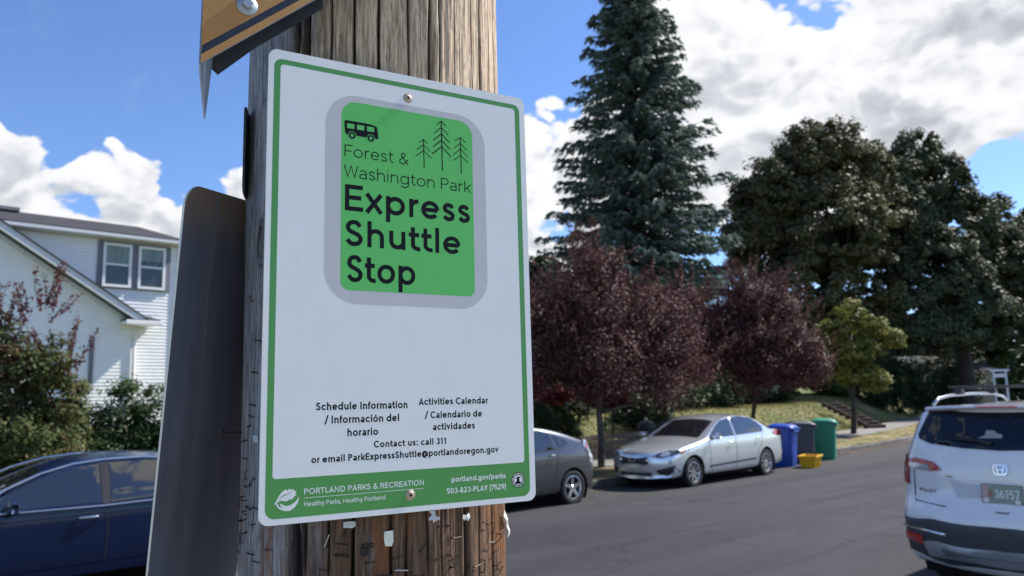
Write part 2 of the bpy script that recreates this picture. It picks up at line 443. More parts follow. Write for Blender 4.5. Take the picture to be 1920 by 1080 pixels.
def clump_cloud(lobes, nclump, per, crad, surf=.55, droop=0, seed=1, flat=.7, low=-1.0):
    """leaf clumps spread through the outer part of a few big lobes; returns points and normals"""
    rg = np.random.default_rng(seed)
    vol = np.array([l[3] * l[4] * l[5] for l in lobes]) ** .67; vol /= vol.sum()
    idx = rg.choice(len(lobes), nclump, p=vol)
    L = np.array(lobes)[idx]
    d = rg.normal(size=(nclump, 3)); d /= np.linalg.norm(d, axis=1)[:, None]
    rr = rg.uniform(surf, 1.0, nclump)[:, None] ** .8
    c = L[:, :3] + d * rr * L[:, 3:6]
    cr = crad * rg.uniform(.55, 1.35, nclump)
    k = rg.integers(int(per * .6), int(per * 1.4), nclump)
    ci = np.repeat(np.arange(nclump), k); n = len(ci)
    e = rg.normal(size=(n, 3)); e /= np.linalg.norm(e, axis=1)[:, None]
    er = rg.uniform(.25, 1, n)[:, None] ** .6
    off = e * er * cr[ci][:, None]; off[:, 2] *= flat
    off[:, 2] -= droop * np.hypot(off[:, 0], off[:, 1])
    P = c[ci] + off
    Nn = e * .6 + d[ci] * .4 + np.array([0, 0, .5])
    return P, Nn, c
def trunkmesh(root, base, top, r, m, lobes, nl=6, name='trunk', bend=.15, seed=3, lr=.35):
    rg = random.Random(seed)
    b = Vector(base); t = Vector(top)
    pts = [b.lerp(t, k / 5) + Vector((rg.uniform(-1, 1), rg.uniform(-1, 1), 0)) * bend * (k > 0) for k in range(6)]
    MB().tube([Vector((b.x, b.y, b.z - .15))] + pts, [r * 1.5, r * 1.15, r, r * .92, r * .8, r * .6, r * .35], 10).build(name, m, root, True)
    ls = list(lobes); rg.shuffle(ls)
    for k in range(min(nl, len(ls))):
        l = ls[k]
        s = pts[2 + k % 3]
        e = Vector(l[:3]) + Vector((rg.uniform(-.3, .3) * l[3], rg.uniform(-.3, .3) * l[4], .2 * l[5]))
        mid = s.lerp(e, .5) + Vector((0, 0, .15 * (e - s).length)) * rg.uniform(-.6, .6)
        MB().tube([s, s.lerp(mid, .5), mid, mid.lerp(e, .5), e], [r * lr * 1.4, r * lr, r * lr * .8, r * lr * .5, r * lr * .2], 7).build('limb', m, root, True)
def bark(name, c1, c2):
    m = groundmat(name, c1, c2, c1, 3, .9, 18); return m
M_bark = bark('grey_bark', (.11, .095, .08), (.16, .145, .125))
M_barkd = bark('dark_bark', (.045, .038, .032), (.07, .06, .05))

# --- spruce
M_spruce = leafmat('spruce_needles', [(0, (.060, .085, .070)), (.45, (.115, .160, .135)), (.8, (.19, .25, .215)), (1, (.27, .33, .285))], .6, 0.25)
def spruce(base, H, Rb, label, seed=5):
    root = empty('spruce_tree', base, label=label, cat='tree')
    rg = np.random.default_rng(seed)
    MB().tube([(0, 0, -.3), (0, 0, H * .5), (.1, 0, H * .97)], [.42, .25, .04], 10).build('trunk', M_barkd, root, True)
    Q = []; LB = MB()
    z = 1.6
    while z < H * .985:
        f = z / H
        prof = (1 - f) ** .82 * (1 if f > .12 else .85 + f)
        nb = int(rg.integers(6, 10)) if f < .85 else 5
        a0 = rg.uniform(0, 6.28)
        for j in range(nb):
            a = a0 + 6.283 * j / nb + rg.normal(0, .22)
            Lr = Rb * prof * rg.uniform(.62, 1.18) + .12
            zz = z + rg.normal(0, .18)
            drop = .30 * (1 - f) + .05
            dv = np.array([math.cos(a), math.sin(a), 0]); side = np.array([-math.sin(a), math.cos(a), 0])
            nt = max(5, int(Lr * 9))
            ss = np.sort(rg.uniform(.1, 1, nt))
            pth = lambda s: np.array([0, 0, zz]) + dv * Lr * s + np.array([0, 0, -drop * Lr * (s ** 1.1) * .8 + .26 * Lr * max(0, s - .55) ** 1.5])
            if j % 2 == 0: LB.tube([pth(0), pth(.35), pth(.7), pth(.95)], [.05, .035, .02, .008], 4, caps=False)
            for s in ss:
                p = pth(s); tw = (.22 + .42 * Lr / Rb * (1 - abs(s - .45)) ) * rg.uniform(.6, 1.2)
                for sd in (-1, 1):
                    tdir = dv * rg.uniform(.45, .9) + side * sd * rg.uniform(.35, 1.0) + np.array([0, 0, rg.uniform(-.45, .12)])
                    tdir /= np.linalg.norm(tdir)
                    for q in range(4):
                        c = p + tdir * tw * (q + .5) / 4 + rg.normal(0, .03, 3) + np.array([0, 0, -.05 * q * q * tw])
                        ax = tdir + rg.normal(0, .30, 3); ax[2] -= .25; ax /= np.linalg.norm(ax)
                        up_ = rg.normal(size=3); w_ = np.cross(ax, up_); w_ /= np.linalg.norm(w_) + 1e-9
                        l_ = .17 * rg.uniform(.7, 1.3); ww = .058 * rg.uniform(.7, 1.2)
                        Q.append((c - ax * l_ - w_ * ww * .5, c - ax * l_ * .2 - w_ * ww, c + ax * l_, c - ax * l_ * .2 + w_ * ww))
        z += (.20 if f < .55 else .25) + .08 * (1 - f) + rg.uniform(-.05, .06)
    LB.build('limb', M_barkd, root, True)
    o = quads('crown', np.array(Q), M_spruce, root)
    return len(Q)
nq = spruce((33.4, 26.8, gz(33.4, 26.8)), 28.5, 7.0, 'tall blue-green conical spruce rising behind the purple-leaved trees')
print('spruce quads', nq)

# --- broad crowns; lobes as (x, y, z, rx, ry, rz)
def tree(name, base, toptrunk, r, lobes, ncl, per, crad, leaf, asp, m, mb, label, group=None, surf=.5, seed=1, droop=.15, flat=.75, nl=6, inner=0, lr=.35, bend=.15):
    root = empty(name, base, label=label, cat='tree', group=group)
    inv = Vector(base)
    LL = [(l[0] - inv.x, l[1] - inv.y, l[2] - inv.z, l[3], l[4], l[5]) for l in lobes]
    P, Nn, c = clump_cloud(LL, ncl, per, crad, surf, droop, seed, flat)
    leafmesh('crown', P, Nn, leaf, asp, m, root)
    trunkmesh(root, (0, 0, 0), Vector(toptrunk) - inv, r, mb, LL, nl, seed=seed, lr=lr, bend=bend)
    return root
m1 = [(45.32, 21.96, 15.9, 3.14, 3.14, 2.81), (42.31, 23.63, 14.0, 2.43, 2.43, 2.2), (48.07, 20.9, 15.7, 2.03, 2.03, 2.2), (44.19, 21.09, 11.72, 3.49, 3.49, 2.86), (42.96, 24.97, 11.26, 2.32, 2.32, 2.65), (43.02, 22.77, 8.31, 3.01, 3.01, 2.54), (46.85, 20.66, 8.68, 2.27, 2.27, 2.92), (42.42, 25.04, 6.46, 1.94, 1.94, 2.27), (45.4, 21.27, 5.5, 2.22, 2.22, 1.6), (49.0, 20.6, 12.4, 2.4, 2.4, 2.6), (41.6, 24.2, 13.4, 1.8, 1.8, 1.6), (40.9, 24.6, 11.5, 1.7, 1.7, 1.8), (46.2, 22.2, 17.2, 1.8, 1.8, 1.4)]
m2 = [(53.7, 19.68, 17.3, 1.5, 1.61, 2.1), (54.21, 18.31, 15.22, 1.93, 1.93, 2.2), (51.61, 19.66, 13.13, 2.07, 2.07, 2.76), (54.51, 17.24, 12.36, 2.07, 2.07, 2.59), (58.04, 16.61, 13.1, 1.43, 1.43, 1.6), (56.5, 15.94, 9.91, 2.07, 2.07, 2.41), (51.28, 17.96, 9.36, 2.65, 2.65, 2.65), (48.9, 19.1, 7.33, 1.94, 1.94, 2.27), (52.14, 16.44, 6.6, 2.27, 2.27, 2.3), (49.21, 17.92, 5.3, 2.06, 2.06, 1.3), (57.3, 15.94, 6.4, 1.72, 1.72, 2.0), (50.3, 19.6, 11.2, 1.9, 1.9, 2.0), (60.2, 15.6, 10.6, 1.9, 1.9, 2.2), (60.4, 15.4, 7.4, 1.8, 1.8, 2.0), (54.6, 17.5, 9.6, 2.0, 2.0, 2.2), (50.6, 20.4, 14.6, 1.9, 1.9, 2.0), (52.2, 19.8, 15.9, 1.4, 1.4, 1.5), (61.5, 15.2, 12.6, 1.6, 1.6, 1.6)]
M_maple = leafmat('maple_leaves', [(0, (.070, .074, .038)), (.5, (.11, .115, .055)), (.8, (.15, .142, .068)), (1, (.19, .165, .08))], .6, 0.2)
M_maple2 = leafmat('dark_maple_leaves', [(0, (.055, .070, .038)), (.5, (.088, .106, .056)), (.85, (.125, .135, .072)), (1, (.16, .155, .085))], .6, 0.2)
tree('maple_tree', (45.9, 22.7, gz(45.9, 22.7)), (45.5, 22.2, 12.5), .45, m1, 1300, 105, .60, .13, .62, M_maple, M_barkd, 'broad domed maple with bronze-green leaves right of the spruce', surf=.62, seed=11, droop=.35, nl=9)
tree('maple_tree', (53.0, 17.7, gz(53.0, 17.7)), (53.2, 18, 13), .45, m2, 1500, 105, .60, .13, .62, M_maple2, M_barkd, 'tall dark maple at the far right with a lumpy outline', surf=.62, seed=12, droop=.35, nl=10)
M_plum = leafmat('plum_leaves', [(0, (.075, .028, .030)), (.45, (.105, .045, .042)), (.8, (.135, .065, .056)), (1, (.14, .10, .07))], .6, 0.22)
p1 = [(13.59, 12.6, 4.2, .9, .9, 1.1), (13.08, 13.08, 3.52, .83, .83, 1.02), (14.68, 12.6, 3.91, 1.05, 1.05, .98), (15.79, 12.4, 3.67, .94, .94, 1.01), (13.5, 12.5, 2.97, 1.12, 1.12, .87), (15.16, 12.4, 2.83, 1.11, 1.11, .72), (16.24, 12.1, 3.13, .61, .61, .81), (14.3, 13.6, 4.2, 1.3, 1.3, 1.2), (14.9, 13.4, 2.9, 1.3, 1.1, .8), (13.0, 13.0, 2.7, 1.0, 1.0, .8), (16.3, 12.9, 3.2, 1.0, 1.0, .9), (14.2, 12.9, 5.1, .6, .6, .7), (16.9, 12.0, 2.7, .6, .6, .6), (12.2, 13.4, 3.3, 1.0, 1.0, 1.0), (13.6, 12.3, 2.3, 1.0, .9, .5), (15.6, 12.0, 2.1, .9, .8, .4)]
p2 = [(22.13, 13.58, 4.9, .8, .8, 1.1), (21.53, 14.23, 4.2, 1.03, 1.03, 1.1), (22.82, 13.09, 4.2, 1.1, 1.1, 1.0), (21.81, 13.51, 3.21, 1.52, 1.52, 1.01), (23.29, 12.87, 3.21, 1.03, 1.03, .95), (23.85, 12.48, 2.68, .52, .52, .52), (21.36, 14.6, 3.1, .86, .86, .86), (23.0, 14.4, 3.9, 1.2, 1.2, 1.2), (20.4, 14.6, 3.9, 1.0, 1.0, 1.0), (22.6, 13.4, 2.5, 1.5, 1.2, .6), (24.4, 13.2, 3.0, .9, .9, .7), (23.6, 13.4, 4.9, .6, .6, .7), (20.2, 14.7, 4.6, .8, .8, .9), (19.6, 15.0, 3.4, .9, .9, .8), (24.8, 12.9, 2.6, .6, .6, .5)]
def shoots(root, lobes, base, n, m, leafsize, lenr, seed, up=1.0):
    """long leafy shoots standing out of the crown"""
    rg = np.random.default_rng(seed); P = []; Nn = []; mb = MB()
    for k in range(n):
        l = lobes[rg.integers(len(lobes))]
        d = rg.normal(size=3); d[2] = abs(d[2]) * up; d /= np.linalg.norm(d)
        s = np.array(l[:3]) + d * np.array(l[3:6]) * .8 - np.array(base)
        g = d * .7 + np.array([0, 0, .6]) + rg.normal(0, .2, 3); g /= np.linalg.norm(g)
        Ln = rg.uniform(*lenr); e = s + g * Ln
        mb.tube([s, (s + e) / 2 + rg.normal(0, .02, 3), e], [.008, .006, .003], 4, caps=False)
        q = int(Ln / leafsize * 2.6)
        u = rg.uniform(0, 1, q)[:, None]
        P.append(s + (e - s) * u + rg.normal(0, leafsize * .7, (q, 3))); Nn.append(rg.normal(size=(q, 3)) + [0, 0, .6])
    mb.build('shoot', M_barkd, root)['kind'] = 'stuff'
    leafmesh('leaf_shoots', np.vstack(P), np.vstack(Nn), leafsize, .45, m, root)
b1 = (14.74, 13.45, gz(14.74, 13.45))
r1 = tree('plum_tree', b1, (14.6, 13.2, 3.6), .085, p1, 1080, 78, .42, .041, .5, M_plum, M_bark, 'purple-leaved plum tree with a grey trunk between the grey and silver cars', 'purple-leaved plum trees along the street', surf=.25, seed=21, droop=.1, nl=8, lr=.5, bend=.05)
shoots(r1, p1, b1, 420, M_plum, .040, (.35, 1.1), 31)
b2 = (23.65, 14.6, gz(23.65, 14.6))
r2 = tree('plum_tree', b2, (22.9, 13.9, 3.6), .075, p2, 900, 78, .44, .046, .5, M_plum, M_barkd, 'purple-leaved plum tree with a forked trunk behind the silver car', 'purple-leaved plum trees along the street', surf=.25, seed=22, droop=.1, nl=7, lr=.5, bend=.05)
shoots(r2, p2, b2, 360, M_plum, .044, (.35, 1.1), 32)
M_yel = leafmat('yellow_green_leaves', [(0, (.09, .11, .025)), (.5, (.19, .20, .045)), (.85, (.32, .30, .075)), (1, (.42, .30, .09))], .5, .35)
yt = [(30.52, 14.2, 5.0, .5, .5, .6), (30.1, 14.73, 4.31, .6, .6, .5), (31.21, 13.72, 4.48, .6, .6, .5), (30.81, 14.27, 3.44, 1.05, 1.05, .65), (29.94, 15.07, 3.26, .45, .45, .5), (31.9, 13.2, 4.04, .5, .5, .5), (30.88, 14.39, 2.6, .95, .95, .5), (31.54, 13.86, 2.25, .5, .5, .4), (29.8, 15.2, 4.2, .35, .35, .35)]
tree('young_tree', (30.9, 14.6, gz(30.9, 14.6)), (30.8, 14.35, 4.2), .10, yt, 330, 70, .27, .065, .6, M_yel, M_barkd, 'small street tree with yellow-green leaves at the verge', surf=.5, seed=23, flat=.5, droop=.1, nl=7, lr=.4, bend=.05)
M_dkgreen = leafmat('dark_green_leaves', [(0, (.018, .03, .014)), (.6, (.035, .055, .022)), (1, (.07, .095, .035))], .5, .25)
tree('background_tree', (40.7, 43.4, gz(40.7, 43.4)), (40.7, 43.3, 10.5), .4, [(40.8, 42.93, 11.6, 1.45, 1.45, 1.66), (40.67, 43.5, 9.51, 2.48, 2.48, 2.48), (41.5, 43.2, 6.5, 3, 3, 2.5), (40.5, 44, 4.5, 3, 3, 2)], 420, 60, .7, .2, .6, M_dkgreen, M_barkd, 'dark green tree far behind, showing just right of the bus stop sign', surf=.4, seed=24)
M_brgreen = leafmat('bright_green_leaves', [(0, (.035, .07, .02)), (.6, (.07, .13, .035)), (1, (.13, .20, .05))], .5, .4)
tree('background_tree', (69.4, 18.2, gz(69.4, 18.2)), (69.4, 18.2, 8), .3, [(69.42, 18.25, 8.8, 2.2, 2.2, 2.4), (70.2, 17.4, 6.4, 2.3, 2.3, 2.4), (68.0, 19.5, 11.5, 1.6, 1.6, 2.4), (66.5, 20.5, 5.5, 2.6, 2.6, 2.0), (69, 18.6, 13.0, 1.3, 1.3, 1.6)], 460, 60, .6, .16, .6, M_brgreen, M_barkd, 'bright green tree at the right edge behind the dark maple', surf=.4, seed=25)

# --- distant trees that read as one mass
rgw = np.random.default_rng(77); lw = []
for k in range(150):
    x_ = rgw.uniform(64, 175); y_ = (19 + (x_ - 64) * .10 if k % 3 == 0 else rgw.uniform(26, 80)); hh_ = rgw.uniform(3.2, 6.0) if y_ < 40 else rgw.uniform(4, 7.5)
    lw.append((x_, y_, gz(x_, y_) + hh_ * .5, rgw.uniform(2.5, 5), rgw.uniform(2.5, 4), hh_ * .62))
for k in range(40):
    x_ = rgw.uniform(-40, 60); y_ = rgw.uniform(48, 70); hh_ = rgw.uniform(4, 7)
    lw.append((x_, y_, gz(x_, y_) + hh_ * .5, rgw.uniform(3, 5), rgw.uniform(2.5, 4), hh_ * .62))
P_, N_, _c = clump_cloud(lw, 3200, 22, 1.3, .5, .1, 78, .8)
tag(leafmesh('distant_trees', P_, N_, .42, .6, M_dkgreen), 'low mass of distant trees behind the street', 'trees', kind='stuff')

# --- shrubs and hedges
def shrub(name, lobes, ncl, per, crad, leaf, m, label, cat='shrub', seed=1, asp=.5, surf=.5, group=None, flat=.8, sit=True):
    L2 = []
    for l in lobes:
        if sit:
            tp = l[2] + l[5]; g = gz(l[0], l[1]) - .05; L2.append((l[0], l[1], (tp + g) / 2, l[3], l[4], max(.15, (tp - g) / 2)))
        else: L2.append(l)
    lobes = L2
    bx = sum(l[0] for l in lobes) / len(lobes); by = sum(l[1] for l in lobes) / len(lobes)
    base = (bx, by, gz(bx, by))
    root = empty(name, base, label=label, cat=cat, group=group)
    LL = [(l[0] - bx, l[1] - by, l[2] - base[2], l[3], l[4], l[5]) for l in lobes]
    P, Nn, c = clump_cloud(LL, ncl, per, crad, surf, .05, seed, flat)
    leafmesh('foliage', P, Nn, leaf, asp, m, root)
    rg = random.Random(seed)
    for l in LL:
        MB().tube([(l[0] * .6, l[1] * .6, -.1), (l[0] * .9, l[1] * .9, l[2] * .5), (l[0] + rg.uniform(-.2, .2), l[1], l[2] + .2 * l[5])], [.03, .02, .008], 5).build('stem', M_barkd, root, True)
    return root
M_hedge = leafmat('hedge_leaves', [(0, (0.024, 0.048, 0.018)), (.55, (0.053, 0.090, 0.030)), (1, (0.128, 0.195, 0.053))], .45, .2)
shrub('laurel_hedge', [(3.5, 15.8, 1.55, .65, .5, .7), (4.12, 15.53, 1.7, .55, .5, .85), (4.70, 15.37, 1.66, .55, .5, .85), (5.3, 15.1, 1.6, .6, .5, .85), (4.18, 15.32, .9, 1.2, .6, .6), (4.9, 15.25, 1.0, .9, .5, .7), (2.6, 15.9, 1.2, .9, .5, .8), (5.9, 15.0, 1.3, .6, .5, .8), (3.0, 15.5, .6, 1.2, .5, .6)], 1250, 55, .2, .04, M_hedge, 'dark green hedge in front of the white house, above the navy car', 'hedge', 41)
M_dog = leafmat('dogwood_leaves', [(0, (.040, .062, .022)), (.45, (.085, .110, .038)), (.7, (.12, .115, .045)), (.86, (.14, .055, .045)), (1, (.15, .045, .05))], .6, 0.3)
dg = [(2.30, 13.95, 2.55, .62, .62, .62), (1.75, 14.43, 2.5, .65, .65, .8), (2.72, 14.03, 2.1, .50, .5, .65), (2.41, 13.86, 1.5, .85, .8, .6), (1.95, 14.15, 3.1, .28, .28, .4), (2.68, 13.6, 2.8, .22, .22, .35), (1.6, 14.6, 1.6, .9, .8, .8), (2.3, 13.9, .8, .9, .7, .5)]
bd = (2.3, 14.1, gz(2.3, 14.1))
rd = tree('dogwood_tree', bd, (2.2, 14.0, 2.6), .07, dg, 760, 42, .19, .043, .45, M_dog, M_bark, 'bushy small tree with mixed green and burgundy leaves at the left edge', surf=.3, seed=42, droop=.2, nl=8, lr=.45, bend=.04)
shoots(rd, [(2.45, 13.9, 3.15, .5, .5, .55), (1.95, 14.15, 3.1, .4, .4, .4), (2.75, 13.9, 2.45, .35, .35, .4), (1.75, 14.3, 3.0, .5, .4, .4)], bd, 46, leafmat('dogwood_shoot_leaves', [(0, (.09, .03, .035)), (.6, (.15, .04, .05)), (1, (.12, .10, .04))], .5, .3), .036, (.35, .8), 43, 1.3)
M_red = leafmat('red_maple_leaves', [(0, (.06, .008, .012)), (.6, (.16, .02, .03)), (1, (.26, .05, .05))], .5, .3)
M_green = leafmat('garden_green_leaves', [(0, (.03, .05, .018)), (.6, (.065, .095, .03)), (1, (.13, .16, .06))], .5, .3)
shrub('garden_hedge', [(13.1, 14.1, 1.13, .7, .6, .75), (13.7, 14.0, 1.0, .64, .6, .7), (14.2, 14.3, 1.0, .4, .4, .6), (12.2, 14.3, 1.1, .8, .6, .8), (11.2, 14.5, 1.1, .8, .6, .8)], 330, 48, .18, .045, M_green, 'green hedge behind the grey hatchback, left of the grey trunk', 'hedge', 44)
shrub('red_maple_shrub', [(13.9, 15.4, 2.25, .94, .7, .45), (14.9, 15.2, 2.1, .6, .6, .34), (13.0, 15.6, 2.0, .8, .6, .5)], 190, 45, .18, .045, M_red, 'dark red japanese maple shrub above the green hedge', 'shrub', 45, surf=.3, sit=False)
shrub('red_maple_shrub', [(17.3, 15.6, 2.0, .75, .7, .33), (17.9, 15.8, 1.8, .5, .5, .3)], 120, 45, .18, .045, M_red, 'crimson japanese maple shrub right of the grey trunk, behind the silver car', 'shrub', 46, surf=.3, sit=False)
M_und = leafmat('understory_leaves', [(0, (0.016, 0.026, 0.013)), (.6, (0.036, 0.058, 0.026)), (1, (0.078, 0.111, 0.039))], .55, .2)
dk = [(25.3, 19.1, 2.0, 1.9, 1.2, .8), (28.6, 19.4, 2.1, 1.9, 1.2, .8), (20.6, 16.94, 1.5, 1.3, 1.0, .6), (22.5, 18, 1.7, 1.5, 1.2, .7), (17.0, 17.3, 1.9, 1.6, 1.0, 1.0), (14.5, 17.6, 2.4, 1.6, 1.0, 1.3), (11.5, 17.6, 2.0, 1.8, 1.0, 1.3)]
for i, l in enumerate(dk):
    lab = ['dark shrub under the forked plum tree, far end of the garden', 'dark rounded shrub at the lawn edge behind the blue bin', 'low dark shrub behind the silver car windscreen', 'dark shrub filling the gap between the two plum trees', 'dark shrub behind the crimson maple', 'tall dark shrub deep behind the grey trunk', 'dark shrub behind the hedge next to the shuttle sign'][i]
    shrub('garden_shrub', [l, (l[0] + .5, l[1] + .2, l[2] * .8, l[3] * .8, l[4], l[5])], 170, 40, .26, .065, M_und, lab, 'shrub', 50 + i, group='dark shrubs in the gardens')
sh = [(47.96, 20.6, 3.4, 2.2, 1.5, 1.2), (44.5, 21.4, 2.6, 1.6, 1.3, .9), (50.5, 20.0, 3.3, 2.2, 1.5, 1.2), (54.3, 19.5, 3.3, 2.2, 1.5, 1.3), (58.3, 19.5, 3.8, 2.3, 1.5, 1.4), (37.5, 21.8, 2.1, 2.0, 1.2, .7), (33.5, 21.6, 1.9, 2.0, 1.2, .7)]
for i, l in enumerate(sh):
    lab = ['dark shrub on the bank under the bronze maple', 'small shrub at the left foot of the bronze maple', 'dark shrub on the bank between the two maples', 'shrub in front of the beige house, under the dark maple', 'shrub by the white arbor at the right edge', 'low shrub along the top of the lawn behind the yellow-green tree', 'low shrub along the top of the lawn above the bins'][i]
    shrub('bank_shrub', [l, (l[0] - .8, l[1] + .3, l[2] * .85, l[3], l[4], l[5] * .8)], 230, 40, .34, .085, M_und if i != 1 else M_green, lab, 'shrub', 60 + i, group='shrubs on the bank')

# ------------------------------------------------------------------ white house on the left
M_siding = mat('white_siding', (.84, .84, .84), .55, var=.05, vscale=3)
M_white = mat('white_trim', (.80, .80, .80), .45)
M_greytrim = mat('grey_trim', (.16, .165, .19), .5)
M_shingle = mat('grey_shingles', (.030, .031, .037), .85, var=.35, vscale=14, bump=.6, bscale=25)
M_fascia = mat('pale_fascia', (.60, .62, .66), .5)
M_pane = mat('window_glass', (.03, .035, .035), .06, spec=.8)
M_curtain = mat('green_curtain', (.16, .22, .20), .3, var=.35, vscale=9, stretch=(1, 1, .05), spec=.7)
M_dark = mat('dark_interior', (.018, .016, .014), .35)
HO = (6.413, 23.891, 0); HA = R(1.8)
house = empty('white_house', HO, HA, 'white two-storey house with lap siding and a pair of grey-trimmed upper windows', 'house')
def siding(name, poly_fn, x0, x1, z0, z1, y, step=.098):
    """lap siding: saw-tooth courses between x0 and the right edge given by poly_fn(z)"""
    mb = MB(); z = z0
    while z < z1:
        e = min(z + step, z1)
        a0, a1 = poly_fn(z); c0, c1 = poly_fn(e)
        a0 = max(a0, x0); c0 = max(c0, x0); a1 = min(a1, x1); c1 = min(c1, x1)
        if a1 > a0 and c1 >= c0:
            mb.add([(a0, y - .014, z), (a1, y - .014, z), (c1, y, e), (c0, y, e), (a0, y + .01, z), (a1, y + .01, z)], [(0, 1, 2, 3), (4, 5, 1, 0)])
        z = e
    o = mb.build(name, M_siding, house); o['kind'] = 'stuff'
    return o
XR = 1.30
siding('siding', lambda z: (-9, XR), -9, XR, .6, 6.72, 0)
MB().box((-3.85, 3.6, 3.5), (10.25, 7.15, 6.4)).build('wall', M_white, house)
# gable wing stands slightly forward; its rake runs down to the right
rk = lambda z: (-9, -3.30 + (6.45 - z) * (3.3 - .25) / (6.45 - 4.40))
def wing(z):
    r_ = min(-.05, rk(z)[1] - .05) if z > 4.2 else -.05
    return (-13.2 - r_, r_)
siding('wing_siding', wing, -13.2, .0, .6, 8.72, -.34)
MB().add([(-6.6, -.80, 8.82), (-6.6, 3.6, 8.82), (-13.6, 3.6, 4.32), (-13.6, -.80, 4.32), (-6.6, -.80, 8.74), (-13.6, -.80, 4.24)], [(0, 1, 2, 3), (0, 3, 5, 4)]).build('wing_roof', M_shingle, house)
MB().box((-9.0, 1.7, 2.4), (8.3, 3.6, 3.9)).build('wall', M_white, house)
MB().box((-4.8, -.16, 2.5), (9.4, .30, 3.9)).build('wing_wall', M_white, house)
# rake: roof edge of the wing
d = Vector((3.69, 0, -2.377)).normalized(); nrm = Vector((d.z * -1, 0, d.x)) * 1
def raketube(name, off, th, y0, y1, m, x0=-6.6, x1=.40):
    mb = MB(); A = Vector((-3.30, 0, 6.70)) + d * ((x0 + 3.3) / d.x); B = Vector((-3.30, 0, 6.70)) + d * ((x1 + 3.3) / d.x)
    up_ = Vector((-d.z, 0, d.x))
    A = A + up_ * off; B = B + up_ * off; dn = up_ * -th
    vs = [A, B, B + dn, A + dn]
    vv = [(p.x, y0, p.z) for p in vs] + [(p.x, y1, p.z) for p in vs]
    mb.add(vv, [(0, 3, 2, 1), (4, 5, 6, 7), (0, 1, 5, 4), (3, 7, 6, 2), (0, 4, 7, 3), (1, 2, 6, 5)])
    mb.build(name, m, house)
raketube('rake_shingles', .0, .035, -.80, -.005, M_shingle)
raketube('rake_fascia', -.036, .17, -.775, -.73, M_fascia, x1=.33)
raketube('rake_soffit', -.12, .02, -.728, -.37, M_fascia, x1=.20)
raketube('rake_frieze', -.21, .10, -.385, -.352, M_fascia, x1=-.05)
# eave return with gutter
mb = MB()
mb.add([(-.36, -.86, 4.36), (.60, -.86, 4.36), (.60, -.02, 4.36), (-.36, -.02, 4.36), (-.16, -.42, 4.52), (.40, -.42, 4.52)], [(0, 1, 5, 4), (1, 2, 5), (2, 3, 4, 5), (3, 0, 4), (3, 2, 1, 0)])
mb.build('return_roof', M_shingle, house)
MB().box((.12, -.885, 4.29), (.98, .07, .12)).build('return_gutter', M_white, house, bevel=.012)
MB().box((.12, -.44, 4.30), (.94, .78, .09)).build('return_soffit', M_white, house)
MB().tube([(.16, -.87, 4.24), (.16, -.87, 4.12), (.02, -.40, 3.92), (.02, -.40, 3.8), (.02, -.40, .9)], .038, 8).build('downspout', M_white, house, True)
MB().tube([(-.8, -.05, 0.9), (-.8, -.05, 4.0)], .01, 4)
# main eave, gutter and roof
MB().box((-3.75, -.13, 6.745), (10.5, .36, .03)).build('soffit', M_white, house)
MB().box((-3.75, -.33, 6.80), (10.5, .10, .12)).build('gutter', M_fascia, house, bevel=.015)
mb = MB()
x0, x1, xr = -9.0, XR + .2, .45
mb.add([(x0, -.38, 6.87), (x1, -.38, 6.87), (xr, 2.0, 7.95), (x0, 2.0, 7.95), (x0, 7.2, 6.9), (x1, 7.2, 6.9), (x0, -.38, 6.84), (x1, -.38, 6.84)],
       [(0, 1, 2, 3), (1, 5, 2), (3, 2, 5, 4), (6, 7, 1, 0)])
# the roof pitch is shallow: ridge seen just above the gutter
for i, v in enumerate(mb.v):
    if v[2] > 7.5: mb.v[i] = (v[0], v[1] - .9, 7.44)
mb.build('roof', M_shingle, house)
MB().box((-3.0, 1.0, 7.46), (.55, .3, .12)).build('roof_vent', M_greytrim, house, bevel=.02)
# window pair
MB().box((.055, -.03, 6.00), (1.99, .045, 1.36)).build('window_surround', M_greytrim, house)
def window(x0, x1, z0, z1, curtain):
    w = MB(); y = -.075
    t = .075
    for (cx, cz, dx, dz) in (((x0 + x1) / 2, z1 - t / 2, x1 - x0, t), ((x0 + x1) / 2, z0 + t / 2, x1 - x0, t), (x0 + t / 2, (z0 + z1) / 2, t, z1 - z0 - 2 * t - .004), (x1 - t / 2, (z0 + z1) / 2, t, z1 - z0 - 2 * t - .004)):
        w.box((cx, y, cz), (dx, .05, dz))
    f = w.build('window', M_white, house)
    zm = (z0 + z1) / 2 + .02
    MB().box(((x0 + x1) / 2, y + .01, zm), (x1 - x0 - 2 * t - .002, .045, .055)).build('meeting_rail', M_white, f)
    MB().box(((x0 + x1) / 2, y + .024, (zm + z1) / 2), (x1 - x0 - 2 * t, .006, z1 - zm - t)).build('pane', M_curtain if curtain else M_pane, f)
    MB().box(((x0 + x1) / 2, y + .024, (zm + z0) / 2), (x1 - x0 - 2 * t, .006, zm - z0 - t)).build('pane', M_pane if curtain else M_pane, f)
    g = MB()
    for k in (1, 2):
        g.box((x0 + (x1 - x0) * (.12 + .76 * k / 3), y + .016, (zm + z1) / 2 - .03), (.018, .008, z1 - zm - t - .01))
    g.build('grille_bar', M_curtain, f)
    if curtain < 2: return
    MB().box(((x0 + x1) / 2, y + .018, zm + .10), (x1 - x0 - 2 * t - .02, .004, .16)).build('pane', M_pane, f)
window(-.81, -.045, 5.355, 6.615, 1)
window(.135, .90, 5.355, 6.615, 2)
window(-1.95, -1.15, 2.72, 3.85, 1)
MB().box((-1.06, -.37, 3.26), (.11, .04, 1.3)).build('window_trim', M_greytrim, house)
MB().box((-.02, -.185, 2.5), (.06, .30, 3.6)).build('corner_board', M_white, house)
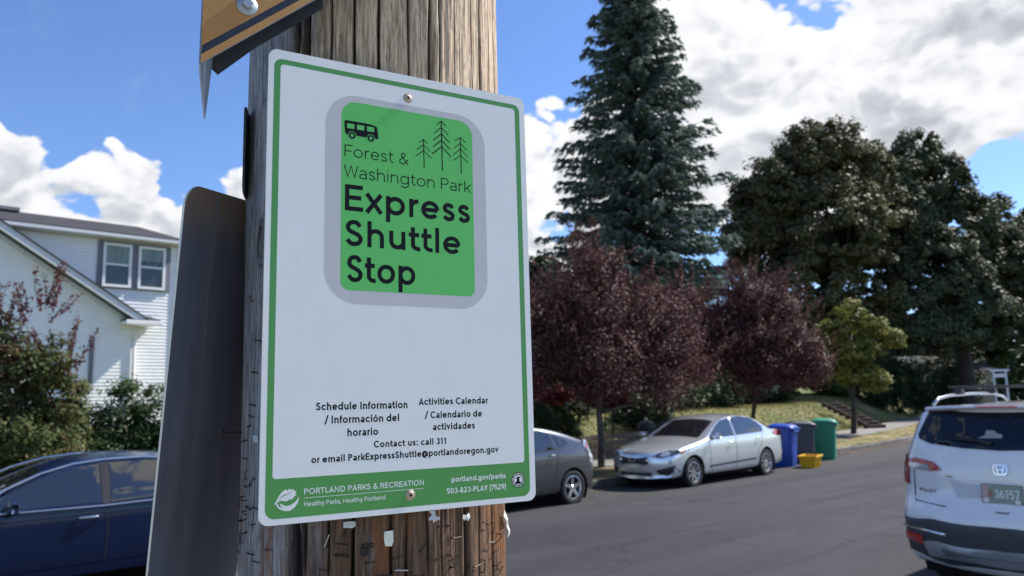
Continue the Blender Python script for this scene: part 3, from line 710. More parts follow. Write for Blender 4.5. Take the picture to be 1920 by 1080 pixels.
MB().box((XR + .0, -.02, 3.7), (.09, .10, 6.0)).build('corner_board', M_white, house)

# wooden pergola end in front of the house
M_cedar = mat('cedar', (.36, .17, .06), .7, var=.3, vscale=12, stretch=(.3, 1, 1))
pg = empty('wooden_pergola', (6.9, 21.5, gz(6.9, 21.5)), R(1.8), 'orange-brown wooden pergola beam end in front of the white house', 'pergola')
zb = 3.36 - gz(6.9, 21.5)
mb = MB()
pr = [(-.07, .10), (-.13, .02), (-.06, -.03), (-.03, -.14), (.06, -.16), (2.2, .02), (2.2, .30), (.1, .11)]
mb.add([(a, -.03, zb + b) for a, b in pr] + [(a, .03, zb + b) for a, b in pr], [tuple(range(8)), tuple(reversed(range(8, 16)))] + [(i, i + 8, (i + 1) % 8 + 8, (i + 1) % 8) for i in range(8)])
mb.build('beam', M_cedar, pg, bevel=.006)
MB().box((.13, .0, (zb - .16) / 2 - .08), (.10, .05, zb + .15)).build('post', M_cedar, pg, bevel=.004)
MB().box((.55, .0, zb + .17), (.05, 1.4, .09)).build('cross_beam', M_cedar, pg, bevel=.004)

# ------------------------------------------------------------------ houses behind the trees
M_teal = mat('pale_teal_siding', (.42, .50, .48), .6)
M_beige = mat('tan_siding', (.50, .38, .26), .6)
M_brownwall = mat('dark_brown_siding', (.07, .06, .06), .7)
def plainhouse(name, loc, rz, w, dpt, h, m, rm, label, wins, rise=2.0):
    r = empty(name, loc, rz, label, 'house')
    MB().box((0, 0, h / 2 - .3), (w, dpt, h + .6)).build('wall', m, r)
    a, b = w / 2 + .4, dpt / 2 + .4
    vs = [(-a, -b, h), (a, -b, h), (a, b, h), (-a, b, h), (-a, 0, h + rise), (a, 0, h + rise)]
    MB().add(vs, [(0, 1, 5, 4), (2, 3, 4, 5), (0, 4, 3), (1, 2, 5), (3, 2, 1, 0)]).build('roof', rm, r)
    for (x, z, ww, hh) in wins:
        f = MB()
        for sx in (-1, 1): f.box((x + sx * ww / 2, -dpt / 2 - .03, z), (.09, .06, hh + .1))
        for sz in (-1, 1): f.box((x, -dpt / 2 - .035, z + sz * hh / 2), (ww - .09, .06, .09))
        f = f.build('window', M_white, r)
        MB().box((x, -dpt / 2 - .012, z), (ww - .1, .02, hh - .1)).build('pane', M_pane, f)
    return r
plainhouse('teal_house', (27.0, 30.5, gz(27, 30.5)), R(0), 12, 8, 3.4, M_teal, M_shingle, 'pale teal house wall glimpsed between the two plum trees', [(-3, 1.6, 1.2, 1.3), (1.2, 1.6, 1.2, 1.3), (4, 1.6, 1.0, 1.2)])
plainhouse('beige_house', (62.6, 23.6, gz(62.5, 23.5)), R(-38), 5.0, 8, 2.4, M_beige, M_shingle, 'tan house wall with a white window under the dark maple', [(-1.2, 1.2, .9, 1.0), (1.3, 1.2, .9, 1.0)], 1.3)
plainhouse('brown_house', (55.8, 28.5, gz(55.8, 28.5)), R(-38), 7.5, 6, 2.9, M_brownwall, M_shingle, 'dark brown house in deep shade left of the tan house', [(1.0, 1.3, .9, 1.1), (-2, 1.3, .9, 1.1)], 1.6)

# white garden arbor at the right
ar = empty('garden_arbor', (50.1, 14.95, gz(50.1, 14.95)), R(-40), 'white garden arbor posts beyond the roof of the white car', 'arbor')
zt = 2.75 - gz(50.1, 14.95)
for sx in (-1, 1):
    MB().box((sx * .36, 0, zt / 2 - .1), (.09, .09, zt + .2)).build('post', M_white, ar)
MB().box((0, 0, zt + .07), (1.1, .09, .12)).build('beam', M_white, ar)
MB().box((0, 0, zt - .22), (.62, .04, .2)).build('panel', M_white, ar)

# timber steps up the bank
M_timber = mat('old_timber', (.065, .042, .03), .85, var=.4, vscale=8, bump=.5, bscale=30)
st = empty('garden_steps', (35.6, 15.6, gz(35.6, 15.6)), 0, 'dark timber garden steps climbing the lawn bank', 'steps')
base = Vector((35.6, 15.6, gz(35.6, 15.6)))
for i in range(8):
    f = i / 7; x = 35.45 + 1.4 * f; y = 15.75 + 2.6 * f
    MB().box(Vector((x, y, .27 + .95 * f)) - base, (1.15, .16, .18), Matrix.Rotation(R(-20), 3, 'Z')).build('step', M_timber, st, bevel=.01)
for sx in (-1, 1):
    pp = [Vector((35.45 + 1.4 * k / 5 + sx * .62, 15.75 + 2.7 * k / 5, .33 + 1.0 * k / 5)) - base for k in range(6)]
    MB().tube(pp, .085, 6).build('side_timber', M_timber, st)

# low timber wall behind the grey trunk
tw = empty('timber_wall', (15.6, 14.9, gz(15.6, 14.9)), 0, 'low retaining wall of weathered horizontal timbers behind the grey tree trunk', 'wall')
M_timber2 = mat('weathered_timber', (.16, .12, .085), .85, var=.3, vscale=6, bump=.5, bscale=30)
for k in range(4):
    for j in range(4):
        MB().box((-2.8 + 2.05 * j + (k % 2) * .5, .02 * k, .08 + .175 * k), (2.02, .14, .15)).build('timber', M_timber2, tw, bevel=.012)
# dark kettle grill on the garden terrace
M_blk = mat('black_plastic', (.02, .02, .022), .45)
gr = empty('kettle_grill', (19.6, 15.9, gz(19.6, 15.9)), 0, 'dark covered grill standing in the garden above the silver car', 'grill')
pr = [(0, .30), (.12, .31), (.22, .36), (.29, .45), (.30, .52), (.30, .55), (.29, .64), (.22, .73), (.1, .78), (0, .79)]
MB().lathe(pr, 20).build('bowl', M_blk, gr, True)
for a in (0, 120, 240):
    MB().tube([(.18 * math.cos(R(a)), .18 * math.sin(R(a)), .36), (.3 * math.cos(R(a)), .3 * math.sin(R(a)), 0)], .014, 6).build('leg', M_blk, gr)
MB().tube([(-.06, 0, .79), (-.05, 0, .84), (.05, 0, .84), (.06, 0, .79)], .01, 6).build('handle', M_white, gr)

# ------------------------------------------------------------------ utility pole
PC = Vector((.4975, .8125)); PR = .1515
def pole_material():
    m = bpy.data.materials.new('weathered_pole_wood'); m.use_nodes = True; t = m.node_tree; b = t.nodes['Principled BSDF']
    tcn = t.nodes.new('ShaderNodeTexCoord'); v = tcn.outputs['Object']
    def st(s):
        q = t.nodes.new('ShaderNodeMapping'); q.inputs['Scale'].default_value = s; t.links.new(v, q.inputs[0]); return q.outputs[0]
    fine = noise(t, st((1, 1, .06)), 330, 6, .7)
    mid = noise(t, st((1, 1, .07)), 95, 6, .65, .9)
    big = noise(t, st((1, 1, .30)), 15, 6, .65, 1.2)
    att = t.nodes.new('ShaderNodeAttribute'); att.attribute_name = 'face'   # x: heading on the trunk 0..1, y: height 0..1
    sp = t.nodes.new('ShaderNodeSeparateXYZ'); t.links.new(att.outputs['Vector'], sp.inputs[0])
    ang, hgt, crk = sp.outputs[0], sp.outputs[1], sp.outputs[2]
    grey = mixc(t, mrange(t, fine, .3, .7), (.12, .13, .15), (.36, .38, .41))
    brown = mixc(t, mrange(t, fine, .3, .72), (.042, .024, .016), (.21, .125, .078))
    tan = mixc(t, mrange(t, fine, .32, .68), (.27, .19, .13), (.72, .57, .42))
    # left flank silver grey, front brown below and tan above, broken up by large noise
    w = mathn(t, 'ADD', ang, mathn(t, 'MULTIPLY', mathn(t, 'SUBTRACT', big, .5), .35))
    front = mixc(t, mrange(t, mathn(t, 'ADD', hgt, mathn(t, 'MULTIPLY', mathn(t, 'SUBTRACT', big, .5), .5)), .35, .62), brown, tan)
    c = mixc(t, mrange(t, w, .22, .36), grey, front)
    c = mixc(t, mathn(t, 'MULTIPLY', mrange(t, big, .56, .68), .3), c, grey)
    rust = noise(t, st((1, 1, .3)), 22, 4, .6, .3)
    low = mathn(t, 'SUBTRACT', 1.0, mrange(t, hgt, .2, .45))
    c = mixc(t, mathn(t, 'MULTIPLY', mathn(t, 'MULTIPLY', mrange(t, rust, .5, .62), low), .8), c, (.19, .075, .025))
    # narrow dark grain lines and checks, short rough flecks
    fl = noise(t, st((1, 1, .28)), 150, 4, .7, .3)
    c = mixc(t, mathn(t, 'MULTIPLY', mrange(t, fl, .54, .66), .45), c, (.07, .052, .042))
    c = mixc(t, mathn(t, 'MULTIPLY', mathn(t, 'SUBTRACT', 1.0, mrange(t, mid, .30, .42)), .75), c, (.03, .024, .022))
    c = mixc(t, crk, c, (.012, .011, .012))
    t.links.new(c, b.inputs['Base Color'])
    b.inputs['Roughness'].default_value = .85; b.inputs['Specular IOR Level'].default_value = .3
    bn = t.nodes.new('ShaderNodeBump'); bn.inputs['Strength'].default_value = .9; bn.inputs['Distance'].default_value = .0022
    t.links.new(mathn(t, 'ADD', mathn(t, 'MULTIPLY', fine, .6), mathn(t, 'ADD', mathn(t, 'MULTIPLY', mid, .8), mathn(t, 'MULTIPLY', fl, -.8))), bn.inputs['Height']); t.links.new(bn.outputs[0], b.inputs['Normal'])
    return m
M_pole = pole_material()
pole = empty('utility_pole', (PC.x, PC.y, .15), 0, 'weathered wooden utility pole full of staples, carrying the shuttle stop sign', 'pole')
# cracks: heading (deg), half-width (mm), depth (mm), z range
CR_ = [(-157, 4.5, 16, 1.2, 3.4, 1), (-151.5, 5.5, 20, 2.2, 3.0, 2), (-152.5, 6.5, 22, 1.2, 1.95, 3), (-130.5, 1.3, 9, 1.5, 2.6, 4), (-121.2, 1.5, 11, 2.0, 3.0, 5), (-129.6, 1.6, 10, 1.3, 1.95, 6),
       (-108.5, 1.2, 7, 2.1, 3.0, 7), (-98.3, 1.6, 12, 2.05, 3.2, 8), (-94.6, 1.0, 8, 2.1, 3.0, 9), (-68, 1.1, 8, 2.0, 3.0, 10), (-59, 1.0, 7, 2.1, 3.0, 11), (-171.7, 1.6, 9, 1.3, 2.2, 12),
       (-116.5, 1.6, 9, 1.3, 1.92, 13), (-110.2, 1.2, 8, 1.3, 1.9, 14), (-102.5, 1.2, 8, 1.5, 1.95, 15), (-96, 1.2, 7, 1.4, 1.9, 16), (-83.5, 1.8, 10, 1.3, 1.95, 17), (-76.8, 1.3, 8, 1.3, 1.95, 18), (-64.3, 1.3, 8, 1.3, 1.95, 19), (170, 1.2, 7, 1.5, 2.4, 20), (-179, 1.0, 6, 1.6, 2.3, 21), (-140, 1.0, 5, 1.4, 2.6, 22), (-87, .9, 5, 2.1, 2.8, 23), (-75, .9, 5, 2.1, 2.9, 24), (-50, 1.2, 7, 1.5, 3, 25)]
th = np.radians(np.concatenate([np.arange(-205, -25, .28), np.arange(-25, 155, 6.0)]))
zz = np.concatenate([[-.5, .3, .9, 1.3, 1.55], np.arange(1.68, 2.52, .0055), [2.6, 2.8, 3.2, 4, 6, 9.5]]) 
TH, ZZ = np.meshgrid(th, zz)
def vnoise(x, seed):     # 1-D value noise
    rg = np.random.default_rng(seed); tb = rg.uniform(-1, 1, 4096)
    i = np.floor(x).astype(int); f = x - i; f = f * f * (3 - 2 * f)
    return tb[i % 4096] * (1 - f) + tb[(i + 1) % 4096] * f
def vnoise2(x, y, seed):
    i = np.floor(y).astype(int); f = y - i; f = f * f * (3 - 2 * f)
    rg = np.random.default_rng(seed); tb = rg.uniform(-1, 1, (257, 1031))
    xi = np.floor(x).astype(int); xf = x - xi; xf = xf * xf * (3 - 2 * xf)
    g = lambda a, b_: tb[a % 257, b_ % 1031]
    return (g(i, xi) * (1 - xf) + g(i, xi + 1) * xf) * (1 - f) + (g(i + 1, xi) * (1 - xf) + g(i + 1, xi + 1) * xf) * f
deg = np.degrees(TH)
RR = PR + 0 * TH
RR += .0028 * vnoise2(deg / 9 + 60, ZZ * 2.2 + 5, 1) + .0009 * vnoise2(deg / 2.6 + 100, ZZ * 5 + 5, 2) + .0005 * vnoise2(deg / .8 + 300, ZZ * 14 + 5, 3)
crack = 0 * TH
for (a, hw, dp, z0, z1, sd) in CR_:
    cen = a + .9 * vnoise(ZZ * 4 + 50, sd) + .35 * vnoise(ZZ * 22 + 50, sd + 50)
    wmm = hw * (1 + .5 * vnoise(ZZ * 9 + 50, sd + 90))
    env = np.clip((ZZ - z0) / .12, 0, 1) * np.clip((z1 - ZZ) / .12, 0, 1)
    dd = np.abs((deg - cen + 180) % 360 - 180) * math.pi / 180 * PR * 1000
    g = np.exp(-(dd / (wmm + .01)) ** 2) * env
    RR -= .001 * dp * g; crack = np.maximum(crack, np.clip(g * 1.25 - .15, 0, 1))
# the old knot on the left flank
kd = np.hypot(((deg + 176.5 + 180) % 360 - 180) * math.pi / 180 * PR * 1000 / 13, (ZZ - 2.145) * 1000 / 27)
RR -= .007 * np.clip(1.0 - (kd / 1.0) ** 4, 0, 1); crack = np.maximum(crack, np.clip(1 - np.abs(kd - 1.02) / .16, 0, 1) * .9)
X = RR * np.cos(TH); Y = RR * np.sin(TH)
ny, nx = TH.shape
co = np.stack([X, Y, ZZ - .15], -1).reshape(-1, 3)
me = bpy.data.meshes.new('shaft')
I = np.arange(ny * nx).reshape(ny, nx)
F4 = np.stack([I[:-1, :], np.roll(I, -1, 1)[:-1, :], np.roll(I, -1, 1)[1:, :], I[1:, :]], -1).reshape(-1, 4)
me.vertices.add(len(co)); me.vertices.foreach_set('co', co.reshape(-1))
me.loops.add(F4.size); me.loops.foreach_set('vertex_index', F4.reshape(-1))
me.polygons.add(len(F4)); me.polygons.foreach_set('loop_start', np.arange(len(F4)) * 4)
me.update(calc_edges=True)
at_ = me.attributes.new('face', 'FLOAT_VECTOR', 'POINT')
hd = np.clip(((deg + 205) % 360) / 180, 0, 1)
at_.data.foreach_set('vector', np.stack([hd, np.clip((ZZ - 1.6) / .95, 0, 1), crack], -1).reshape(-1))
link('shaft', me, M_pole, pole, True)
MB().lathe([(.0, 9.36), (.150, 9.35)], 24).build('top_cap', M_timber, pole)
M_tag = mat('knot_wood', (.20, .21, .24), .6, var=.2, vscale=40)
def onpole(a, z, out=0.0):
    a = R(a); return Vector(((PR + out) * math.cos(a), (PR + out) * math.sin(a), z - .15))
def pframe(a):   # x: tangent (to the viewer's right), y: outward, z: up
    a = R(a); o_ = Vector((math.cos(a), math.sin(a), 0)); return Matrix(((-math.sin(a), math.cos(a), 0), (math.cos(a), math.sin(a), 0), (0, 0, 1))).transposed()
bm_ = MB(); k_ = []
for j in range(20):
    an = 2 * math.pi * j / 20; k_.append((.010 * math.cos(an), .0, .022 * math.sin(an)))
mb = MB(); Mx = pframe(-176.5); oo = onpole(-176.5, 2.145, -.0045)
mb.add([Mx @ Vector(p) + oo for p in k_] + [Mx @ Vector((p[0] * .9, .0016, p[2] * .9)) + oo for p in k_], [tuple(range(20, 40))] + [(j, (j + 1) % 20, (j + 1) % 20 + 20, j + 20) for j in range(20)])
mb.build('knot', M_tag, pole, True)
# staples
M_staple = mat('rusty_staple', (.028, .024, .024), .5, metal=.6, var=.4, vscale=200)
M_staple2 = mat('bright_staple', (.42, .42, .42), .3, metal=1)
def staplemesh(w, h, r):
    mb = MB(); mb.tube([(-w / 2, -.006, 0), (-w / 2, h, 0), (w / 2, h, 0), (w / 2, -.006, 0)], r, 5); return mb.mesh('staple')
sm1 = staplemesh(.0105, .0022, .00055); sm1.materials.append(M_staple)
sm2 = staplemesh(.0125, .0035, .0007); sm2.materials.append(M_staple)
sm3 = staplemesh(.0125, .0030, .0007); sm3.materials.append(M_staple2)
stp = [(-133.4, 1.8429), (-139.3, 1.8345), (-134.3, 1.8308), (-134.7, 1.8218), (-134.3, 1.8193), (-141.1, 1.8068), (-124.6, 1.8311), (-125, 1.8271), (-114, 1.8166), (-112.6, 1.8052), (-95.5, 1.841), (-89.4, 1.8285), (-90.8, 1.8079), (-92.5, 1.8060), (-90.1, 1.8002), (-66.6, 1.8293), (-58, 1.8199), (-69.2, 1.8147), (-78.4, 1.796), (-75.3, 1.7935), (-61.5, 1.7885), (-59, 1.7832), (-178.7, 1.8148), (-175, 1.808), (-166.3, 1.8236), (168.4, 1.8459), (171.8, 1.8542), (157.8, 1.8366), (-179.3, 1.9683), (178.3, 1.957), (176.2, 1.9457), (-178.2, 1.8878), (173.6, 1.8947), (175.4, 1.8812), (170.4, 1.8689), (167, 1.8259), (163.2, 1.8104), (-175.1, 1.8613), (170.6, 1.9112), (-177.2, 2.0364), (-178.5, 2.0022), (175.2, 2.0849), (-124, 1.813), (-104, 1.824), (-72, 1.836), (-100.5, 1.811), (-118.5, 1.800), (-144.5, 1.795), (-84, 1.792), (169, 1.93), (165, 1.86), (-177.5, 1.845), (178.8, 1.861), (174.5, 1.835), (-64.5, 1.803), (-106.5, 1.7985)]
rg = random.Random(9)
for i, (a, z) in enumerate(stp):
    me_ = (sm1, sm2, sm1)[i % 3] if i not in (1, 9, 17, 33) else sm3
    o = bpy.data.objects.new('staple', me_); COL.objects.link(o); o.parent = pole
    o.matrix_local = Matrix.Translation(onpole(a, z, .0004)) @ pframe(a).to_4x4() @ Matrix.Rotation(R(rg.choice([rg.uniform(-12, 12), rg.uniform(-12, 12), rg.uniform(-80, 80)])), 4, 'Y') @ Matrix.Rotation(R(rg.uniform(-25, 25)), 4, 'X')
# nail sticking out on the left, and a felt nail lower right
mb = MB(); a = R(163); p0 = onpole(163, 1.9385, -.01); dr = Vector((math.cos(a), math.sin(a), 0))
p1_ = p0 + dr * .030
mb.tube([p0, p1_], .0011, 6); mb.tube([p1_, p1_ + dr * .0016], .0048, 12)
mb.build('nail', M_staple, pole)
mb = MB(); p0 = onpole(-126, 1.8235, 0)
mb.tube([p0, p0 + Vector((-.4, -.6, 0)) * .006], .0042, 12); mb.build('nail', M_staple, pole)

# torn paper and tape left on the pole
M_paper = mat('old_paper', (.72, .72, .64), .6, var=.12, vscale=90)
M_plast = mat('torn_plastic', (.55, .57, .58), .35, spec=.7, var=.2, vscale=80)
M_bluep = mat('pale_blue_plastic', (.46, .52, .66), .4)
def scrap(a, z, poly, label, m, lift=.0012, curl=.25, name='paper_scrap'):
    """poly in mm (right, up) round the point; slightly crumpled, 0.3 mm thick"""
    pts = [Vector(p) for p in poly]
    inner = []
    xs_ = [p[0] for p in poly]; zs_ = [p[1] for p in poly]
    g = 1.2
    x = min(xs_)
    while x < max(xs_):
        zq = min(zs_)
        while zq < max(zs_): inner.append(Vector((x, zq))); zq += g
        x += g
    n0 = len(pts)
    r_ = delaunay_2d_cdt(pts + inner, [], [list(range(n0))], 1, 1e-5)
    rr_ = random.Random(int(z * 1000))
    ph = rr_.uniform(0, 6); vs = []
    for v in r_[0]:
        out = lift * 1000 + curl * (math.sin(v.x * .55 + ph) + math.cos(v.y * .45 + ph * 2)) * .8
        vs.append(Vector((v.x, out, v.y)) * .001)
    o = MB().add(vs, [tuple(f) for f in r_[2]]).build(name, m, None, True)
    o.matrix_world = Matrix.Translation(onpole(a, z) + Vector((PC.x, PC.y, .15))) @ pframe(a).to_4x4()
    s_ = o.modifiers.new('t', 'SOLIDIFY'); s_.thickness = .0004
    return tag(o, label, 'scrap', 'scraps left stapled to the pole')
scrap(-117.1, 1.835, [(-5, 7), (4.5, 7.5), (4.6, -3), (3, -7.5), (-3.6, -7), (-4.8, 0)], 'cream paper scrap stapled flat on the pole under the middle of the sign', M_paper, .0015, .12)
scrap(-100.0, 1.852, [(-5, 6), (-1.5, 3), (-3, 1), (-6, -.5), (-5, -3), (-1, -2.4), (-.6, -6), (1.2, -3), (2.5, -5), (2.8, -2.5), (6.5, -3), (7, -.5), (3, 0), (1.5, 2.6), (2, 6.5)], 'ragged shred of torn clear plastic just under the sign', M_plast, .003, .9)
scrap(-85.2, 1.8473, [(-5, 0), (-3, 3), (1, 2), (4, 4), (5, 0), (2, -4), (0, -2), (-3, -3)], 'small crumpled plastic shred right of the ragged shred', M_plast, .003, .8)
scrap(-54, 1.8324, [(-7, 12), (-3, 8), (0, 2), (5, -1), (8, -8), (9, -17), (6.5, -21), (5, -12), (0, -5), (-5, -1), (-8, 6)], 'long yellowed strip of torn tape hanging off the right side of the pole', M_paper, .005, 1.2)
scrap(-131.4, 1.8500, [(-6, 2.6), (6, 3.4), (6, -1.5), (3, -3.4), (-6, -3)], 'grey folded scrap tucked under the lower edge of the sign', M_plast, .002, .2)
scrap(-177, 1.9336, [(-8, 6), (-5, 2), (-2, 4), (6, 3), (6, -4), (-2, -4.5), (-5, -1)], 'pale blue plastic scrap on the left flank of the pole', M_bluep, .002, .3)

# ------------------------------------------------------------------ stroke lettering (drawn as thin geometry)
def arc(cx, cy, rx, ry, a0, a1, n=None):
    n = n or max(6, int(abs(a1 - a0) / 9))
    return [(cx + rx * math.cos(R(a0 + (a1 - a0) * i / n)), cy + ry * math.sin(R(a0 + (a1 - a0) * i / n))) for i in range(n + 1)]
def glyph(c, w):
    h = w / 2; X = .73; r, s = .06, .095
    def ring(cx, cy, W_, H_, a0=0, a1=360): return arc(cx, cy, W_ / 2 - h, H_ / 2 - h, a0, a1)
    if c == ' ': return .36, [], 0, 0
    if c == 'o': return .76, [ring(.38, X / 2, .76, X)], r, r
    if c == 'ó': return .76, [ring(.38, X / 2, .76, X), [(.34, X + .07), (.48, X + .25)]], r, r
    if c == 'c': return .66, [ring(.38, X / 2, .76, X, 42, 318)], r, r
    if c == 'e': return .74, [[(h, X / 2), (.74 - h, X / 2)] , ring(.37, X / 2, .74, X, 0, 322)], r, r
    if c in 'bp': return .74, [[(h, 1.02 if c == 'b' else X), (h, 0 if c == 'b' else -.29)], ring(.37, X / 2, .74, X)], s, r
    if c in 'dq': return .74, [[(.74 - h, 1.02 if c == 'd' else X), (.74 - h, 0 if c == 'd' else -.29)], ring(.37, X / 2, .74, X)], r, s
    if c == 'g': return .74, [[(.74 - h, X), (.74 - h, -.03)] + arc(.37, -.03, .37 - h, .27 - h, 0, -150), ring(.37, X / 2, .74, X)], r, s
    if c == 'a': return .60, [arc(.30, X - .25, .30 - h, .25 - h, 148, 0) + [(.60 - h, 0)], [(.60 - h, X * .58 - h)] + arc(.26, X * .29, .26 - h, X * .29 - h, 90, 270) + [(.42, h)] + arc(.42, X * .29, .18 - h, X * .29 - h, 270, 350)], r, s
    if c in 'nh': return .64, [[(h, 1.02 if c == 'h' else X), (h, 0)], arc(.32, X - .31, .32 - h, .31 - h, 172, 0) + [(.64 - h, 0)]], s, s
    if c == 'm': return 1.08, [[(h, X), (h, 0)], arc(.285, X - .28, .285 - h * .7, .28 - h, 172, 0) + [(.57 - h * .4, 0)], arc(.80, X - .28, .28 - h, .28 - h, 165, 0) + [(1.08 - h, 0)]], s, s
    if c == 'u': return .64, [[(h, X)] + arc(.32, .31, .32 - h, .31 - h, 180, 352), [(.64 - h, X), (.64 - h, 0)]], s, s
    if c == 'r': return .38, [[(h, X), (h, 0)], arc(.36, X - .33, .36 - h, .33 - h, 175, 88)], s, .03
    SP = [(.93, .80), (.76, .955), (.47, 1.0), (.17, .935), (.03, .76), (.16, .605), (.50, .505), (.85, .40), (.99, .235), (.84, .065), (.50, 0), (.20, .05), (0, .20)]
    if c in 'sS':
        Wd, Hd = (.52, X) if c == 's' else (.66, 1.0)
        q = [(h + x * (Wd - w), h - .008 + y * (Hd - w + .016)) for x, y in SP]; o = []
        for i in range(len(q) - 1):
            p0, p1, p2, p3 = q[max(0, i - 1)], q[i], q[i + 1], q[min(len(q) - 1, i + 2)]
            for k in range(4):
                t = k / 4; o.append(tuple(.5 * (2 * p1[j] + (p2[j] - p0[j]) * t + (2 * p0[j] - 5 * p1[j] + 4 * p2[j] - p3[j]) * t * t + (3 * p1[j] - p0[j] - 3 * p2[j] + p3[j]) * t ** 3) for j in (0, 1)))
        return Wd, [o + [q[-1]]], r, r
    if c == 's': return .52, [arc(.27, X * .74, .25 - h, X * .26 - h, 40, 210, 14)[:-1] + [(.20, X * .535), (.34, X * .47)] + arc(.27, X * .27, .25 - h, X * .27 - h, 30, -145, 14)], r, r
    if c == 't': return .44, [[(.17, .95)] + arc(.40, .24, .23, .24 - h, 180, 285), [(0, X - h), (.42, X - h)]], .03, .03
    if c == 'f': return .42, [arc(.40, .80, .23, .22 - h, 95, 180) + [(.17, 0)], [(0, X - h), (.40, X - h)]], .03, .0
    if c == 'i': return w, [[(h, X), (h, 0)], [(h, 1.0), (h, 1.0 - w * 1.15)]], s, s
    if c == 'l': return w, [[(h, 1.02), (h, 0)]], s, s
    if c == 'k': return .60, [[(h, 1.02), (h, 0)], [(.57, X), (w, .25)], [(.24, .42), (.58, 0)]], s, .02
    if c == 'v': return .66, [[(h * .9, X), (.33, h * 1.5), (.66 - h * .9, X)]], .02, .02
    if c == 'y': return .66, [[(h * .9, X), (.34, 0)], [(.66 - h * .9, X), (.30, -.18), (.2, -.26), (.08, -.25)]], .02, .02
    if c == 'w': return .96, [[(h * .9, X), (.25, h * 1.4), (.48, X - h), (.71, h * 1.4), (.96 - h * .9, X)]], .02, .02
    if c == 'x': return .64, [[(h * .6, X), (.64 - h * .6, 0)], [(.64 - h * .6, X), (h * .6, 0)]], .03, .03
    if c == 'z': return .54, [[(0, X - h), (.50, X - h), (.05, h), (.54, h)]], .05, .05
    if c == 'E': return .66, [[(.66, 1 - h), (h, 1 - h), (h, h), (.67, h)], [(h, .51), (.60, .51)]], .11, r
    if c == 'F': return .64, [[(.66, 1 - h), (h, 1 - h), (h, 0)], [(h, .47), (.58, .47)]], .11, .03
    if c == 'L': return .58, [[(h, 1), (h, h), (.58, h)]], .11, .03
    if c == 'I': return w, [[(h, 1), (h, 0)]], .11, .11
    if c == 'T': return .72, [[(0, 1 - h), (.72, 1 - h)], [(.36, 1 - h), (.36, 0)]], .03, .03
    if c == 'H': return .76, [[(h, 1), (h, 0)], [(.76 - h, 1), (.76 - h, 0)], [(h, .5), (.76 - h, .5)]], .11, .11
    if c == 'N': return .78, [[(h, 0), (h, 1 - h * .4), (.78 - h, h * .4), (.78 - h, 1)]], .11, .11
    if c == 'M': return .90, [[(h, 0), (h, 1 - h), (.45, .3), (.90 - h, 1 - h), (.90 - h, 0)]], .11, .11
    if c == 'W': return 1.14, [[(h * .9, 1), (.30, h * 1.3), (.57, 1 - h * .6), (.84, h * 1.3), (1.14 - h * .9, 1)]], .02, .02
    if c == 'A': return .84, [[(h * .9, 0), (.42, 1 - h), (.84 - h * .9, 0)], [(.17, .27), (.67, .27)]], .02, .02
    if c == 'K': return .72, [[(h, 1), (h, 0)], [(.68, 1), (w, .36)], [(.27, .52), (.71, 0)]], .11, .02
    if c == 'Y': return .76, [[(h * .9, 1), (.38, .42), (.76 - h * .9, 1)], [(.38, .42), (.38, 0)]], .02, .02
    if c == 'O': return .98, [ring(.49, .5, .98, 1.02)], .07, .07
    if c == 'C': return .86, [ring(.49, .5, .98, 1.02, 42, 318)], .07, .05
    if c == 'G': return .92, [ring(.49, .5, .98, 1.02, 45, 315) , [(.55, .46), (.90 - h, .46), (.90 - h, .13)]], .07, .08
    if c == 'D': return .82, [[(h, h), (h, 1 - h), (.36, 1 - h)] + arc(.36, .5, .46 - h, .5 - h, 90, -90) + [(h, h)]], .11, .07
    if c in 'PRB': 
        q = [[(h, 0), (h, 1 - h), (.36, 1 - h)] + arc(.36, .71, .32 - h, .29 - h, 90, -90) + [(h, .42 + h)]]
        if c == 'R': q.append([(.36, .44), (.70, 0)])
        if c == 'B': q.append([(h, h), (.38, h)] + arc(.38, .26, .34 - h, .26 - h, -90, 90))
        return .70, q, .11, .04
    if c == 'S': return .66, [arc(.33, .745, .30 - h, .265 - h, 38, 215, 16)[:-1] + [(.24, .555), (.44, .47)] + arc(.33, .265, .33 - h, .275 - h, 35, -145, 16)], r, r
    if c == '&': return .82, [[(.80, -.0), (.26, .66)] + arc(.37, .80, .19 - h * .6, .21 - h, 215, -40, 16) + [(.26, .50)] + arc(.33, .265, .32 - h, .275 - h, 110, 305, 16) + [(.78, .45)]], .06, .02
    if c == '/': return .46, [[(.02, -.10), (.44, 1.08)]], .02, .02
    if c == ':': return w, [[(h, X), (h, X - w * 1.1)], [(h, w * 1.1), (h, 0)]], s, s
    if c == '.': return w, [[(h, w * 1.1), (h, 0)]], .07, .07
    if c == ',': return w, [[(h * 1.2, w * 1.1), (h * .6, -.16)]], .07, .07
    if c == '-': return .34, [[(0, .36), (.34, .36)]], .06, .06
    if c == '(': return .28, [arc(.40, .42, .40 - h, .72, 118, 242)], .05, .02
    if c == ')': return .28, [arc(-.12, .42, .40 - h, .72, 62, -62)], .02, .05
    if c == '@': return 1.06, [arc(.53, .34, .53 - h * .8, .53 - h * .8, -50, 290, 30), arc(.50, .33, .22, .23, 0, 360), [(.73, .57), (.73, .28)] + arc(.84, .28, .11, .17, 180, 340)], .06, .06
    if c == '0': return .70, [ring(.35, .5, .70, 1.0)], .06, .06
    if c == '1': return .40, [[(.02, .80), (.24, .98 - h), (.24, 0)]], .08, .12
    if c == '2': return .64, [arc(.32, .69, .31 - h, .31 - h, 160, -38, 14) + [(h * .8, h), (.64, h)]], .06, .06
    if c == '3': return .64, [arc(.31, .745, .28 - h, .255 - h, 150, -90, 14), arc(.31, .275, .32 - h, .275 - h, 90, -150, 14)], .06, .06
